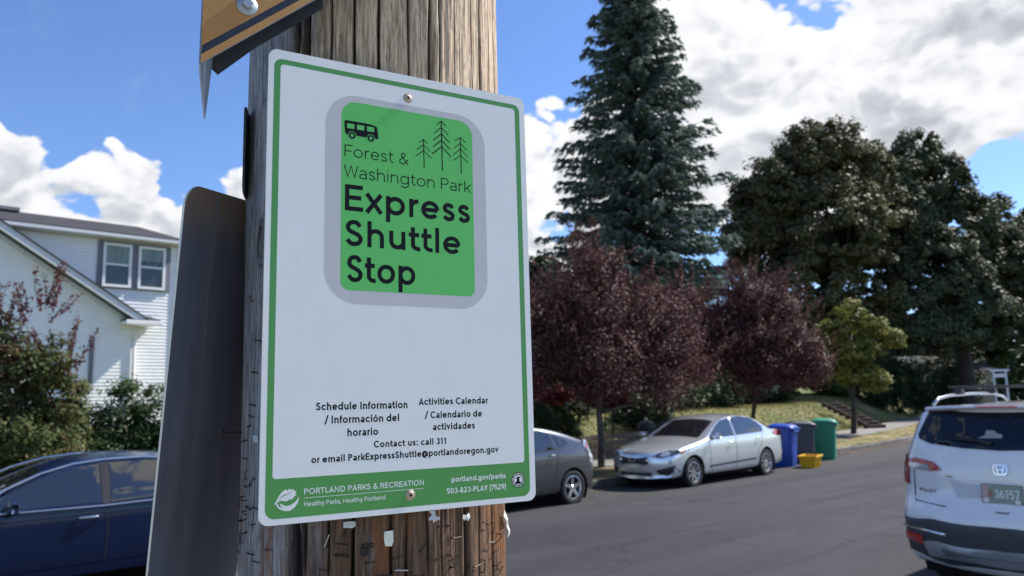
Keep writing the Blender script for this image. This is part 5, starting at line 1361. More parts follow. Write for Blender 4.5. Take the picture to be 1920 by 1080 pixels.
    def side(s, name, poly, m, off=.004, sd=1, parent=None, grid=.07):
        """flat polygon in (x, z) laid on the flank"""
        pts = [Vector(p) for p in poly]; n = len(pts); inner = []
        x0, x1 = min(p.x for p in pts), max(p.x for p in pts); z0, z1 = min(p.y for p in pts), max(p.y for p in pts)
        x = x0 + grid / 2
        while x < x1:
            z = z0 + grid / 2
            while z < z1: inner.append(Vector((x, z))); z += grid
            x += grid
        r = delaunay_2d_cdt(pts + inner, [], [list(range(n))], 1, 1e-5)
        vs = [s.dfm((v.x, sd * (s.hw(v.x, v.y) + off), v.y)) for v in r[0]]
        fs = [tuple(f) if sd < 0 else tuple(reversed(f)) for f in r[2]]
        return MB().add(vs, fs).build(name, m, parent or s.root, True)
    def line(s, name, pts, w, m, off=.005, sd=1, parent=None, rad=None):
        mb = MB()
        P = []
        for i in range(len(pts) - 1):
            k = max(1, int(math.hypot(pts[i + 1][0] - pts[i][0], pts[i + 1][1] - pts[i][1]) / .08))
            P += [(pts[i][0] + (pts[i + 1][0] - pts[i][0]) * j / k, pts[i][1] + (pts[i + 1][1] - pts[i][1]) * j / k) for j in range(k)]
        P.append(pts[-1])
        if rad:
            mb.tube([s.dfm((x, sd * (s.hw(x, z) + off), z)) for x, z in P], rad, 6)
        else:
            ribbon(mb, P, w, 0, lambda x, z, l: s.dfm((x, sd * (s.hw(x, z) + off), z)))
        return mb.build(name, m, parent or s.root, bool(rad))
    def xend(s, z, front, y=0):
        """outline x at height z on the nose (front) or tail"""
        best = None; o = s.out; n = len(o)
        for i in range(n):
            a, b = o[i], o[(i + 1) % n]
            if (a[1] - z) * (b[1] - z) <= 0 and a[1] != b[1]:
                x = a[0] + (b[0] - a[0]) * (z - a[1]) / (b[1] - a[1])
                if best is None or (x > best) == front: best = x
        return best if best is not None else (s.xf if front else s.xr)
    def zt(s, x):
        best = 0; o = s.out; n = len(o)
        for i in range(n):
            a, b = o[i], o[(i + 1) % n]
            if (a[0] - x) * (b[0] - x) <= 0 and a[0] != b[0]:
                best = max(best, a[1] + (b[1] - a[1]) * (x - a[0]) / (b[0] - a[0]))
        return best
    def endp_(s, y, z, front, off):
        sg = 1 if front else -1
        h = s.bvh.ray_cast(Vector((sg * 4, y, z)), Vector((-sg, 0, 0)))
        if h[0] is not None and abs(h[0].x) > s.L * .38:
            n = h[1] if h[1].x * sg > 0 else -h[1]
            return h[0] + (n * off if abs(n.x) > .4 else Vector((sg * off, 0, 0)) + n * off * .5)
        y = max(-s.W * .47, min(s.W * .47, y))
        w = s.hw(s.xf * .97 if front else s.xr * .97, z); f = min(1, abs(y) / max(.05, w - s.rr * .9))
        x = s.xend(z, front); sg = 1 if front else -1
        e = max(0, abs(y) - (w - s.rr)) / s.rr
        x -= sg * (s.crown * f * f + s.rr * (1 - math.sqrt(max(0, 1 - min(.98, e) ** 2))))
        p = s.dfm((x, y, z)); p.x += sg * off; return p
    def end(s, name, poly, m, front=True, off=.006, parent=None, grid=.05, mirror=False):
        """polygon in (y, z) laid on the nose or tail"""
        if mirror: s.end(name, [(-a, b) for a, b in poly], m, front, off, parent, grid)
        pts = [Vector(p) for p in poly]; n = len(pts); inner = []
        y = min(p.x for p in pts) + grid / 2; y1 = max(p.x for p in pts); z0, z1 = min(p.y for p in pts), max(p.y for p in pts)
        while y < y1:
            z = z0 + grid / 2
            while z < z1: inner.append(Vector((y, z))); z += grid
            y += grid
        r = delaunay_2d_cdt(pts + inner, [], [list(range(n))], 1, 1e-5)
        vs = [s.endp_(v.x, v.y, front, off) for v in r[0]]
        o = MB().add(vs, [tuple(f) for f in r[2]]).build(name, m, parent or s.root, True)
        bm = bmesh.new(); bm.from_mesh(o.data); bmesh.ops.recalc_face_normals(bm, faces=bm.faces)
        if sum(f.normal.x for f in bm.faces) * (1 if front else -1) < 0: bmesh.ops.reverse_faces(bm, faces=bm.faces)
        bm.to_mesh(o.data); bm.free()
        return o
    def top(s, name, poly, m, off=.006, parent=None, grid=.08):
        """polygon in (x, y) laid on bonnet / screens / roof"""
        pts = [Vector(p) for p in poly]; n = len(pts); inner = []
        x0, x1 = min(p.x for p in pts), max(p.x for p in pts); y0, y1 = min(p.y for p in pts), max(p.y for p in pts)
        x = x0 + grid / 2
        while x < x1:
            y = y0 + grid / 2
            while y < y1: inner.append(Vector((x, y))); y += grid
            x += grid
        r = delaunay_2d_cdt(pts + inner, [], [list(range(n))], 1, 1e-5); vs = []
        for v in r[0]:
            z = s.zt(v.x); w = s.hw(v.x, z); f = min(1, abs(v.y) / w)
            e = max(0, abs(v.y) - (w - s.rr)) / s.rr
            dz = (s.zt(v.x + .02) - s.zt(v.x - .02)) / .04; sc = math.sqrt(1 + dz * dz)
            z -= (s.crown * f * f * .95 + s.rr * (1 - math.sqrt(max(0, 1 - min(.98, e) ** 2)))) * sc
            h = s.bvh.ray_cast(Vector((v.x, v.y, 3)), Vector((0, 0, -1)))
            if h[0] is not None:
                nn_ = h[1] if h[1].z > 0 else -h[1]; vs.append(h[0] + nn_ * off); continue
            p = s.dfm((v.x, v.y, z)); p.z += off * sc; vs.append(p)
        o = MB().add(vs, [tuple(f) for f in r[2]]).build(name, m, parent or s.root, True)
        bm = bmesh.new(); bm.from_mesh(o.data); bmesh.ops.recalc_face_normals(bm, faces=bm.faces)
        if sum(f.normal.z for f in bm.faces) < 0: bmesh.ops.reverse_faces(bm, faces=bm.faces)
        bm.to_mesh(o.data); bm.free()
        return o
    def wheels(s, arches, r, spokes=5, wd=.20, rim=.66, split=False, sides=(1, -1), inset=.02):
        for ax in arches:
            for sd in sides:
                w = empty('wheel', (ax, sd * (s.W / 2 - wd / 2 - inset), r)); w.parent = s.root
                Mx = Matrix(((1, 0, 0), (0, 0, sd), (0, 1, 0)))
                h = wd / 2
                q = [(r * rim, -h * .8), (r * .86, -h), (r * .96, -h * .85), (r, -h * .55), (r, h * .55), (r * .965, h * .82), (r * .88, h), (r * .78, h * .99), (r * rim, h * .86)]
                MB().lathe(q, 32, Mx).build('tyre', M_tyre, w, True)
                R0 = r * rim
                mb = MB(); mb.lathe([(R0 * 1.02, h * .90), (R0 * .97, h * .92), (R0 * .90, h * .62), (R0 * .88, -h * .5)], 32, Mx)
                mb.lathe([(.0001, h * .80), (R0 * .14, h * .78), (R0 * .2, h * .66), (R0 * .2, h * .2)], 14, Mx)
                for k in range(spokes):
                    a = 2 * math.pi * k / spokes + .3
                    for da in ((-.11, .11) if split else (0,)):
                        a2 = a + da; wdt = R0 * (.055 if split else .15)
                        pr = [(R0 * .12, -wdt * 1.1), (R0 * .93, -wdt * .8), (R0 * .93, wdt * .8), (R0 * .12, wdt * 1.1)]
                        vv = []
                        for zz_, dy in ((h * .70, 0), (h * .35, 0)):
                            for i_, (px, py) in enumerate(pr):
                                hz = zz_ + (h * .10 if i_ in (1, 2) else 0)
                                vv.append(Mx @ Vector((px * math.cos(a2) - py * math.sin(a2), px * math.sin(a2) + py * math.cos(a2), hz)))
                        mb.add(vv, [(0, 1, 2, 3), (7, 6, 5, 4), (0, 4, 5, 1), (2, 6, 7, 3), (1, 5, 6, 2)])
                mb.build('rim', M_rim, w)
                MB().add([Mx @ Vector((R0 * .9 * math.cos(R(j * 15)), R0 * .9 * math.sin(R(j * 15)), h * .05)) for j in range(24)], [tuple(range(24))]).build('brake_disc', M_trim, w)
        MB().box(((arches[0] + arches[1]) / 2, 0, r * .95), (abs(arches[0] - arches[1]) + .9, s.W - .60, .30)).build('underbody', M_well, s.root)
def mirror(c, x, z, sd, m, sc=1.0):
    y = c.hw(x, z)
    mb = MB()
    pr = [(.00, .60), (.03, .92), (.09, 1.0), (.15, .92), (.19, .62)]
    rings = []
    for (q, f) in pr: rings.append((q * sc, f))
    k = 12; vs = []
    for (q, f) in rings:
        for j in range(k):
            a = 2 * math.pi * j / k
            ca, sa = math.cos(a), math.sin(a)
            vs.append((x + .055 * sc * f * (abs(ca) ** .7) * (1 if ca > 0 else -1) + .02, sd * (y + .05 + q), z + .02 + .072 * sc * f * (abs(sa) ** .7) * (1 if sa > 0 else -1)))
    fs = [(i * k + j, i * k + (j + 1) % k, (i + 1) * k + (j + 1) % k, (i + 1) * k + j) for i in range(4) for j in range(k)] + [tuple(range(k)), tuple(reversed(range(4 * k, 5 * k)))]
    o = mb.add(vs, fs).build('door_mirror', m, c.root, True)
    MB().tube([(x, sd * (y - .01), z - .045), (x, sd * (y + .09 * sc), z - .02)], [.03, .022], 6).build('mirror_stalk', M_trim, o, True)
    return o
def handle(c, x, z, sd, m):
    pts = [(x - .10, z), (x - .06, z + .004), (x + .06, z + .006), (x + .10, z + .004)]
    q = MB(); P = [c.dfm((a, sd * (c.hw(a, b) + o_), b)) for (a, b), o_ in zip([pts[0]] + pts + [pts[-1]], (-.005, .015, .035, .036, .018, -.005))]
    return q.tube(P, [.010, .013, .015, .015, .013, .010], 6).build('door_handle', m, c.root, True)

# --- silver sedan facing the viewer
KX = 1.065
sed = [(2.16, .20), (2.25, .30), (2.29, .46), (2.285, .62), (2.23, .74), (2.10, .80), (1.80, .88), (1.40, .945), (1.02, 1.01), (.86, 1.045), (.55, 1.21), (.22, 1.365), (-.10, 1.44), (-.45, 1.465), (-.82, 1.445), (-1.15, 1.375), (-1.45, 1.26), (-1.72, 1.145), (-1.90, 1.10), (-2.10, 1.085), (-2.23, 1.05), (-2.26, .92), (-2.28, .74), (-2.29, .52), (-2.25, .32), (-2.14, .22), (-1.0, .19), (1.0, .19)]
sed = [(a * (KX if a > -1.5 else KX + .07 * (-a - 1.5) / .79), b) for a, b in sed]
M_silver = paint('silver_paint', (.80, .84, .88), .72, .26)
c1 = Car('parked_car', 'silver four-door sedan parked facing the viewer, in front of the blue bin', 4.58 * KX, 1.76, .98, sed, .34, .34, .085, .05, loc=(15.23, 10.81, .01), rz=R(180.6))
AR = (1.325 * KX + .07, -1.325 * KX + .01)
c1.body(M_silver, AR, .318)
c1.wheels(AR, .318, 8, split=True)
for sd in (1, -1):
    c1.side('side_window', [(.92, .985), (.60, 1.20), (.30, 1.335), (-.08, 1.395), (-.10, 1.0)], M_glass, .005, sd)
    c1.side('side_window', [(-.17, 1.0), (-.15, 1.40), (-.50, 1.415), (-.95, 1.365), (-1.22, 1.27), (-1.47, 1.13), (-1.42, 1.03)], M_glass, .005, sd)
    for q in ([(.98, .97), (.90, .70), (.92, .42), (.80, .27)], [(-.135, 1.40), (-.12, .95), (-.13, .60), (-.10, .27)], [(-1.02, .40), (-1.10, .62), (-1.30, .80), (-1.40, 1.02)], [(1.98, .70), (1.90, .75), (1.7, .86)]):
        c1.line('panel_gap', [(a, b) for a, b in q], .010, M_seam, .0035, sd)
    c1.line('sill_shadow_line', [(.95, .40), (-.95, .445)], .035, M_trim, .003, sd)
    handle(c1, .08, .865, sd, M_silver); handle(c1, -1.08, .895, sd, M_silver)
    mirror(c1, .78, 1.01, sd, M_silver)
    hl = [(sd * .44, .665), (sd * .52, .735), (sd * .66, .785), (sd * .80, .80), (sd * .83, .74), (sd * .78, .685), (sd * .60, .645)]
    H1 = c1.end('headlight', hl, M_smoke, True, .010)
    c1.end('lamp_reflector', [(sd * .56, .675), (sd * .60, .735), (sd * .68, .755), (sd * .74, .72), (sd * .68, .675)], M_clear, True, .016, H1)
    c1.end('headlight_lens', [(sd * .45, .665), (sd * .52, .700), (sd * .50, .655)], M_clear, True, .014, H1)
    c1.side('turn_signal', [(2.16, .705), (2.10, .775), (1.93, .835), (1.98, .77), (2.06, .71)], M_amber, .010, sd)
    c1.end('fog_recess', [(sd * .50, .40), (sd * .80, .49), (sd * .82, .36), (sd * .70, .29), (sd * .56, .31)], M_trim, True, .008)
    c1.side('tail_lamp', [(-2.34, .94), (-2.33, 1.03), (-2.18, 1.045), (-1.98, 1.0), (-2.02, .95), (-2.2, .91)], M_red, .006, sd)
    c1.end('tail_lamp', [(sd * .50, .93), (sd * .50, 1.02), (sd * .84, 1.03), (sd * .85, .90)], M_red, False, .008)
c1.top('windscreen', [(.965, -.62), (.99, -.3), (1.0, 0), (.99, .3), (.965, .62), (.55, .585), (.26, .545), (.235, .3), (.23, 0), (.235, -.3), (.26, -.545), (.55, -.585)], M_glass, .006)
c1.top('rear_window', [(-1.30, -.5), (-1.25, 0), (-1.30, .5), (-1.78, .56), (-1.82, 0), (-1.78, -.56)], M_glass, .006)
c1.end('grille', [(-.37, .535), (-.35, .665), (.35, .665), (.37, .535), (.30, .505), (-.30, .505)], M_trim, True, .008)
c1.end('grille_bar', [(-.36, .612), (.36, .612), (.36, .590), (-.36, .590)], M_chrome, True, .018)
c1.end('lower_grille', [(-.40, .27), (-.42, .36), (.42, .36), (.40, .27)], M_trim, True, .008)
for zz_ in (.30, .33): c1.end('grille_slat', [(-.40, zz_), (.40, zz_), (.40, zz_ - .008), (-.40, zz_ - .008)], M_silver, True, .014)
c1.end('licence_plate', [(-.16, .395), (-.16, .49), (.16, .49), (.16, .395)], M_silver, True, .012)
# oval star emblem
mb = MB(); ce = [c1.endp_(.085 * math.cos(R(k * 15)), .60 + .042 * math.sin(R(k * 15)), True, .026) for k in range(25)]
mb.tube(ce, .006, 6); em = mb.build('emblem', M_chrome, c1.root, True)
for (yy, zz_, rr_) in ((-.045, .612, .016), (.02, .617, .009), (.045, .603, .009), (.03, .588, .009), (.0, .598, .009), (-.005, .583, .009)):
    c = c1.endp_(yy, zz_, True, .03)
    MB().add([(c.x, c.y + (rr_ if k % 2 else rr_ * .4) * math.cos(R(k * 45)), c.z + (rr_ if k % 2 else rr_ * .4) * math.sin(R(k * 45))) for k in range(8)], [tuple(range(8))]).build('emblem_star', M_chrome, em)

# --- dark grey hatchback, rear half showing
hat = [(2.10, .20), (2.20, .32), (2.23, .5), (2.18, .66), (2.0, .77), (1.6, .92), (1.25, 1.04), (.8, 1.26), (.40, 1.42), (.1, 1.48), (-.25, 1.49), (-.7, 1.455), (-1.15, 1.375), (-1.6, 1.265), (-1.93, 1.175), (-1.99, 1.13), (-2.08, .98), (-2.15, .84), (-2.21, .72), (-2.235, .58), (-2.22, .40), (-2.14, .25), (-1.9, .20), (0, .19)]
M_greyp = paint('grey_paint', (.10, .104, .118), .75, .28)
c2 = Car('parked_car', 'dark grey hatchback showing its rear half beyond the shuttle sign', 4.46, 1.745, .98, hat, .36, .30, .08, .05, loc=(9.0, 10.99, .0), rz=R(180))
AR = (1.36, -1.35)
c2.body(M_greyp, AR, .318); c2.wheels(AR, .318, 5)
for sd in (1, -1):
    c2.side('side_window', [(1.15, 1.0), (.75, 1.21), (.40, 1.34), (.15, 1.375), (.12, .985)], M_glass, .005, sd)
    c2.side('side_window', [(.05, .985), (.07, 1.385), (-.3, 1.395), (-.62, 1.375), (-.86, 1.30), (-.98, 1.03)], M_glass, .005, sd)
    c2.side('side_window', [(-1.06, 1.045), (-.94, 1.275), (-1.13, 1.235), (-1.33, 1.155), (-1.36, 1.10), (-1.22, 1.065)], M_glass, .005, sd)
    for q in ([(.08, 1.38), (.08, .95), (.06, .3)], [(-1.03, 1.02), (-.98, .75), (-.86, .45), (-.84, .28)], [(-1.55, 1.08), (-1.80, 1.115), (-1.93, 1.13)], [(-1.62, .66), (-1.92, .68), (-2.08, .66)]):
        c2.line('panel_gap', q, .010, M_seam, .0035, sd)
    c2.line('body_crease', [(1.0, .74), (0, .80), (-.9, .865), (-1.25, .90)], .012, M_seam, .002, sd)
    c2.line('belt_trim', [(1.15, .985), (.1, .972), (-.98, 1.018), (-1.25, 1.05)], .014, M_trim, .006, sd)
    handle(c2, .22, .86, sd, M_greyp); handle(c2, -.84, .915, sd, M_greyp); mirror(c2, .82, 1.03, sd, M_greyp)
    TL = c2.side('tail_lamp', [(-1.885, 1.155), (-1.955, 1.155), (-2.06, .98), (-2.15, .82), (-2.17, .74), (-2.10, .76), (-2.02, .88), (-1.87, 1.07)], M_clear, .012, sd)
    c2.end('tail_lamp', [(sd * .62, 1.12), (sd * .78, 1.13), (sd * .84, .76), (sd * .76, .80)], M_clear, False, .008)
    c2.side('lamp_reflector', [(-1.93, 1.10), (-1.97, 1.09), (-2.03, .98), (-1.95, 1.0)], M_red, .016, sd, TL)
    c2.end('rear_reflector', [(sd * .55, .36), (sd * .55, .39), (sd * .78, .39), (sd * .78, .36)], M_red, False)
    c2.side('headlight', [(2.10, .66), (1.95, .77), (1.6, .88), (1.75, .76), (1.98, .66)], M_clear, .008, sd)
c2.top('windscreen', [(1.22, -.6), (1.26, 0), (1.22, .6), (.5, .54), (.46, 0), (.5, -.54)], M_glass)
c2.top('rear_window', [(-.85, -.5), (-.82, 0), (-.85, .5), (-1.75, .56), (-1.78, 0), (-1.75, -.56)], M_glass)
c2.end('rear_window', [(-.56, .98), (-.56, 1.10), (.56, 1.10), (.56, .98)], M_glass, False)
c2.end('licence_plate', [(-.16, .78), (-.16, .90), (.16, .90), (.16, .78)], M_white, False)
c2.end('grille', [(-.45, .30), (-.5, .42), (.5, .42), (.45, .30)], M_trim, True)

# --- navy sedan at the left
nav = [(2.34, .22), (2.44, .34), (2.46, .52), (2.43, .68), (2.32, .79), (2.0, .88), (1.6, .945), (1.22, .995), (1.05, 1.03), (.75, 1.19), (.42, 1.335), (.12, 1.415), (-.22, 1.45), (-.55, 1.445), (-.95, 1.40), (-1.3, 1.31), (-1.65, 1.18), (-1.86, 1.11), (-2.2, 1.09), (-2.38, 1.06), (-2.42, .9), (-2.44, .65), (-2.42, .40), (-2.3, .24), (-1, .20), (1, .20)]
M_navy = paint('navy_paint', (.004, .012, .045), 0, .3, .7)
M_navy.node_tree.nodes['Principled BSDF'].inputs['Specular IOR Level'].default_value = .1
c3 = Car('parked_car', 'dark navy blue sedan with chrome window surround at the lower left', 4.90, 1.84, .955, nav, .33, .36, .085, .05, loc=(2.30, 10.29, 0), rz=R(180))
AR = (1.50, -1.34)
c3.body(M_navy, AR, .335); c3.wheels(AR, .335, 7)
for sd in (1, -1):
    fw = [(1.10, .965), (.86, 1.115), (.55, 1.255), (.25, 1.335), (.0, 1.36), (-.03, .955)]
    rw_ = [(-.12, .955), (-.10, 1.368), (-.45, 1.37), (-.85, 1.335), (-1.13, 1.24), (-1.36, 1.10), (-1.30, 1.0)]
    c3.side('side_window', fw, M_glass, .004, sd); c3.side('side_window', rw_, M_glass, .004, sd)
    c3.line('chrome_surround', [(1.24, .93), (.90, 1.150), (.56, 1.295), (.25, 1.375), (-.05, 1.402), (-.45, 1.405), (-.87, 1.365), (-1.17, 1.265), (-1.43, 1.10)], 0, M_chrome, .006, sd, rad=.014)
    c3.line('chrome_surround', [(1.05, .937), (-.03, .922), (-.7, .935), (-1.40, 1.02)], 0, M_chrome, .007, sd, rad=.011)
    c3.side('door_pillar', [(-.035, .94), (-.005, 1.37), (-.095, 1.375), (-.115, .94)], M_trim, .003, sd)
    for q in ([(1.14, .90), (1.12, .60), (1.02, .28)], [(-.075, .92), (-.085, .6), (-.07, .26)], [(-1.35, 1.0), (-1.22, .78), (-.98, .5), (-.95, .3)]):
        c3.line('panel_gap', q, .011, M_seam, .0035, sd)
    handle(c3, .10, .815, sd, M_chrome); handle(c3, -1.03, .84, sd, M_chrome); mirror(c3, .80, .975, sd, M_navy, 1.05)
    c3.side('sill', [(1.0, .235), (1.0, .33), (-.9, .33), (-.9, .235)], M_navy, .012, sd)
    c3.side('headlight', [(2.36, .66), (2.2, .80), (1.85, .87), (1.98, .76), (2.2, .66)], M_clear, .008, sd)
    c3.side('tail_lamp', [(-2.36, .86), (-2.32, 1.01), (-2.0, .99), (-2.05, .88)], M_red, .006, sd)
c3.top('windscreen', [(1.20, -.62), (1.24, 0), (1.20, .62), (.50, .56), (.45, 0), (.50, -.56)], M_glass)
c3.top('rear_window', [(-1.15, -.5), (-1.1, 0), (-1.15, .5), (-1.75, .6), (-1.80, 0), (-1.75, -.6)], M_glass)
c3.end('grille', [(-.4, .42), (-.44, .72), (.44, .72), (.4, .42)], M_trim, True)

# --- white sport utility vehicle at the right, seen from behind
suv = [(2.36, .28), (2.46, .45), (2.48, .75), (2.40, .98), (2.1, 1.08), (1.6, 1.14), (1.25, 1.19), (.85, 1.42), (.5, 1.63), (.2, 1.73), (-.3, 1.775), (-1.0, 1.785), (-1.7, 1.775), (-2.12, 1.755), (-2.20, 1.725), (-2.255, 1.60), (-2.33, 1.42), (-2.375, 1.25), (-2.39, 1.10), (-2.40, .95), (-2.46, .84), (-2.49, .75), (-2.485, .62), (-2.45, .45), (-2.36, .32), (-2.1, .27), (0, .25)]
M_wcar = paint('white_car_paint', (.78, .79, .81), 0, .22)
SX = 7.70 + 2.43
c4 = Car('parked_car', 'white sport utility vehicle seen from behind at the right edge', 4.97, 1.95, 1.18, suv, .37, .24, .10, .05, .75, loc=(SX, 2.385, .035), rz=0, endp=3.4, boxy=1)
AR = (1.45, -1.37)
c4.body(M_wcar, AR, .372, .27); c4.wheels(AR, .372, 5, wd=.245, inset=.03)
# rear glass wraps toward the pillars
M_glass2 = mat('privacy_glass', (.006, .010, .020), .04, spec=.4)
RG = c4.end('rear_window', [(-.72, 1.445), (-.735, 1.49), (-.635, 1.705), (-.56, 1.735), (.56, 1.735), (.635, 1.705), (.735, 1.49), (.72, 1.445), (.60, 1.405), (.3, 1.375), (0, 1.365), (-.3, 1.375), (-.60, 1.405)], M_glass2, False, .006)
MB().tube([c4.endp_(y_, z_, False, o_) for y_, z_, o_ in ((.06, 1.42, .03), (.15, 1.432, .04), (.3, 1.445, .045), (.45, 1.45, .04))], [.018, .013, .010, .006], 6).build('rear_wiper', M_trim, RG, True)
c4.end('window_sticker', [(-.02, 1.47), (-.02, 1.50), (.03, 1.515), (.04, 1.535), (.11, 1.535), (.12, 1.49), (.18, 1.465)], mat('faded_sticker', (.32, .30, .32), .5), False, .010, RG)
# spoiler above the window
mb = MB(); rows = [(-.0, 1.752, .02), (-.0, 1.752, .13), (0, 1.735, .135), (0, 1.728, .02)]
ys_ = [-.66 + 1.32 * k / 16 for k in range(17)]
vs = []
for y_ in ys_:
    b0 = c4.endp_(y_, 1.70, False, 0); cz = -.02 * (abs(y_) / .66) ** 2; cx_ = .06 * (abs(y_) / .66) ** 3
    vs += [(b0.x + .06, y_, 1.768 + cz), (b0.x - .10 + cx_, y_, 1.762 + cz), (b0.x - .115 + cx_, y_, 1.745 + cz), (b0.x - .09 + cx_, y_, 1.728 + cz), (b0.x + .05, y_, 1.715 + cz)]
fs = [(i * 5 + j, (i + 1) * 5 + j, (i + 1) * 5 + (j + 1) % 5, i * 5 + (j + 1) % 5) for i in range(16) for j in range(5)] + [tuple(range(5)), tuple(reversed(range(80, 85)))]
spo = mb.add(vs, fs).build('spoiler', M_wcar, c4.root, True); autosmooth(spo, 40)
c4_b = MB().tube([(vs[5 * k + 2][0] - .002, vs[5 * k + 2][1], vs[5 * k + 2][2] + .002) for k in range(6, 11)], .006, 6).build('brake_light', M_red, spo)
for sd in (1, -1):
    # L-shaped lamp cluster: red bracket, clear inner lens
    tl = [(sd * .49, 1.175), (sd * .57, 1.245), (sd * .74, 1.268), (sd * .89, 1.285), (sd * .895, 1.03), (sd * .83, 1.02), (sd * .825, 1.175), (sd * .60, 1.160)]
    TLm = c4.end('tail_lamp', tl, M_red, False, .014)
    c4.side('tail_lamp', [(-2.29, 1.03), (-2.285, 1.285), (-2.12, 1.325), (-1.98, 1.30), (-2.14, 1.23), (-2.22, 1.04)], M_red, .006, sd)
    c4.side('lamp_lens', [(-2.285, 1.08), (-2.28, 1.235), (-2.20, 1.235), (-2.24, 1.08)], M_clear, .009, sd, TLm)
    c4.end('lamp_lens', [(sd * .60, 1.165), (sd * .62, 1.212), (sd * .815, 1.225), (sd * .815, 1.180)], M_clear, False, .019, TLm)
    c4.end('bumper_reflector', [(sd * .70, .50), (sd * .69, .575), (sd * .87, .60), (sd * .885, .52)], M_red, False, .026)
    c4.end('exhaust_trim', [(sd * .46, .605), (sd * .46, .625), (sd * .90, .655), (sd * .90, .635)], M_chrome, False, .028)
    c4.end('tailgate_gap', [(sd * .775, 1.0), (sd * .775, 1.16), (sd * .785, 1.16), (sd * .785, .93), (sd * .765, .885), (sd * .5, .862), (0, .85), (0, .84), (sd * .5, .852), (sd * .775, .875)], M_seam, False, .004)
    c4.side('side_window', [(1.15, 1.20), (.6, 1.53), (.25, 1.64), (-.05, 1.66), (-.05, 1.215)], M_glass, .005, sd)
    c4.side('side_window', [(-.15, 1.215), (-.15, 1.665), (-.95, 1.67), (-1.05, 1.23)], M_glass, .005, sd)
    c4.side('side_window', [(-1.15, 1.235), (-1.08, 1.665), (-1.75, 1.65), (-2.05, 1.56), (-2.02, 1.33), (-1.8, 1.26)], M_glass, .005, sd)
    c4.side('wheel_arch_trim', [(-1.37 + (.47 if k < 13 else .415) * math.cos(R(8 + (k if k < 13 else 25 - k) * 13.6)), .372 + (.47 if k < 13 else .415) * math.sin(R(8 + (k if k < 13 else 25 - k) * 13.6))) for k in range(26)], M_trim, .01, sd)
    mirror(c4, .85, 1.23, sd, M_wcar, 1.25)
    # roof rail with two feet
    P = [(-1.95, 1.775), (-1.80, 1.83), (-1.5, 1.855), (-.9, 1.865), (-.2, 1.855), (.12, 1.82), (.25, 1.765)]
    MB().tube([(a, sd * (.66 + .02 * (b - 1.77)), b - .01) for a, b in P], [.016, .016, .015, .015, .015, .016, .016], 8).build('roof_rail', mat('satin_rail', (.34, .36, .39), .3, metal=.8) if sd > 0 else bpy.data.materials['satin_rail'], c4.root, True)
for xb in (-1.25, -.25):
    bar = MB().box((xb, 0, 1.925), (.085, 1.50, .028)).build('roof_bar', M_trim, c4.root, bevel=.008)
    for sd in (1, -1): MB().box((xb, sd * .655, 1.888), (.11, .09, .075), taper=.75).build('bar_clamp', M_trim, bar, bevel=.01)
c4.end('lower_bumper', [(-.93, .40), (-.935, .745), (-.6, .735), (0, .725), (.6, .735), (.935, .745), (.93, .40), (.5, .34), (-.5, .34)], mat('dark_grey_bumper', (.055, .06, .07), .55), False, .010)
sk = c4.end('skid_plate', [(-.66, .40), (-.70, .52), (-.62, .545), (0, .53), (.62, .545), (.70, .52), (.66, .40), (0, .385)], mat('silver_skid', (.42, .43, .45), .4, metal=.5), False, .022)
c4.end('skid_slot', [(-.5, .43), (-.53, .495), (.53, .495), (.5, .43)], mat('dark_silver', (.20, .20, .21), .5, metal=.5), False, .028, sk)
# number plate recess, plate and its characters
c4.end('plate_recess', [(-.36, .935), (-.44, 1.105), (.44, 1.105), (.36, .935)], mat('white_recess', (.55, .57, .60), .3), False, .003)
c4.end('tailgate_trim', [(-.46, 1.112), (-.46, 1.130), (.46, 1.130), (.46, 1.112)], mat('dark_chrome', (.20, .21, .23), .2, metal=.9), False, .012)
PB = c4.endp_(0, .995, False, .022)
plate = empty('licence_plate', PB); plate.parent = c4.root
def plq(name, poly, lift, m, par=plate):   # (x to the viewer's right mm, up mm)
    return MB().add([(-lift, -u * .001, v * .001) for u, v in poly], [tuple(range(len(poly)))]).build(name, m, par)
M_pg = mat('plate_green', (.26, .34, .28), .5, var=.25, vscale=60); M_pp = mat('plate_pink', (.50, .38, .34), .5, var=.3, vscale=50)
plq('plate_frame', [(u, -v) for u, v in rrect(-160, -84, 160, 84, 8)], -.002, M_chrome)
plq('plate_face', [(u, -v) for u, v in rrect(-152, -76, 152, 76, 6)], .001, M_pg)
plq('plate_edge_print', [(-150, -72), (-96, -72), (-96, 74), (-150, 74)], .002, M_pp)
plq('plate_sticker', [(-146, -72), (-108, -72), (-108, -38), (-146, -38)], .003, M_white)
plq('plate_sticker', [(96, -72), (136, -72), (136, -42), (96, -42)], .003, M_white)
b = textmesh('B', -100, -68, 30, 60, .17, lambda u, v, l: (-l - .003, -u * .001, -v * .001), 0); b.build('plate_lettering', mat('plate_red', (.45, .12, .10), .5), plate)
b = textmesh('36157', -58, 134, 36, 78, .17, lambda u, v, l: (-l - .003, -u * .001, -v * .001), 0); b.build('plate_lettering', M_wink, plate)
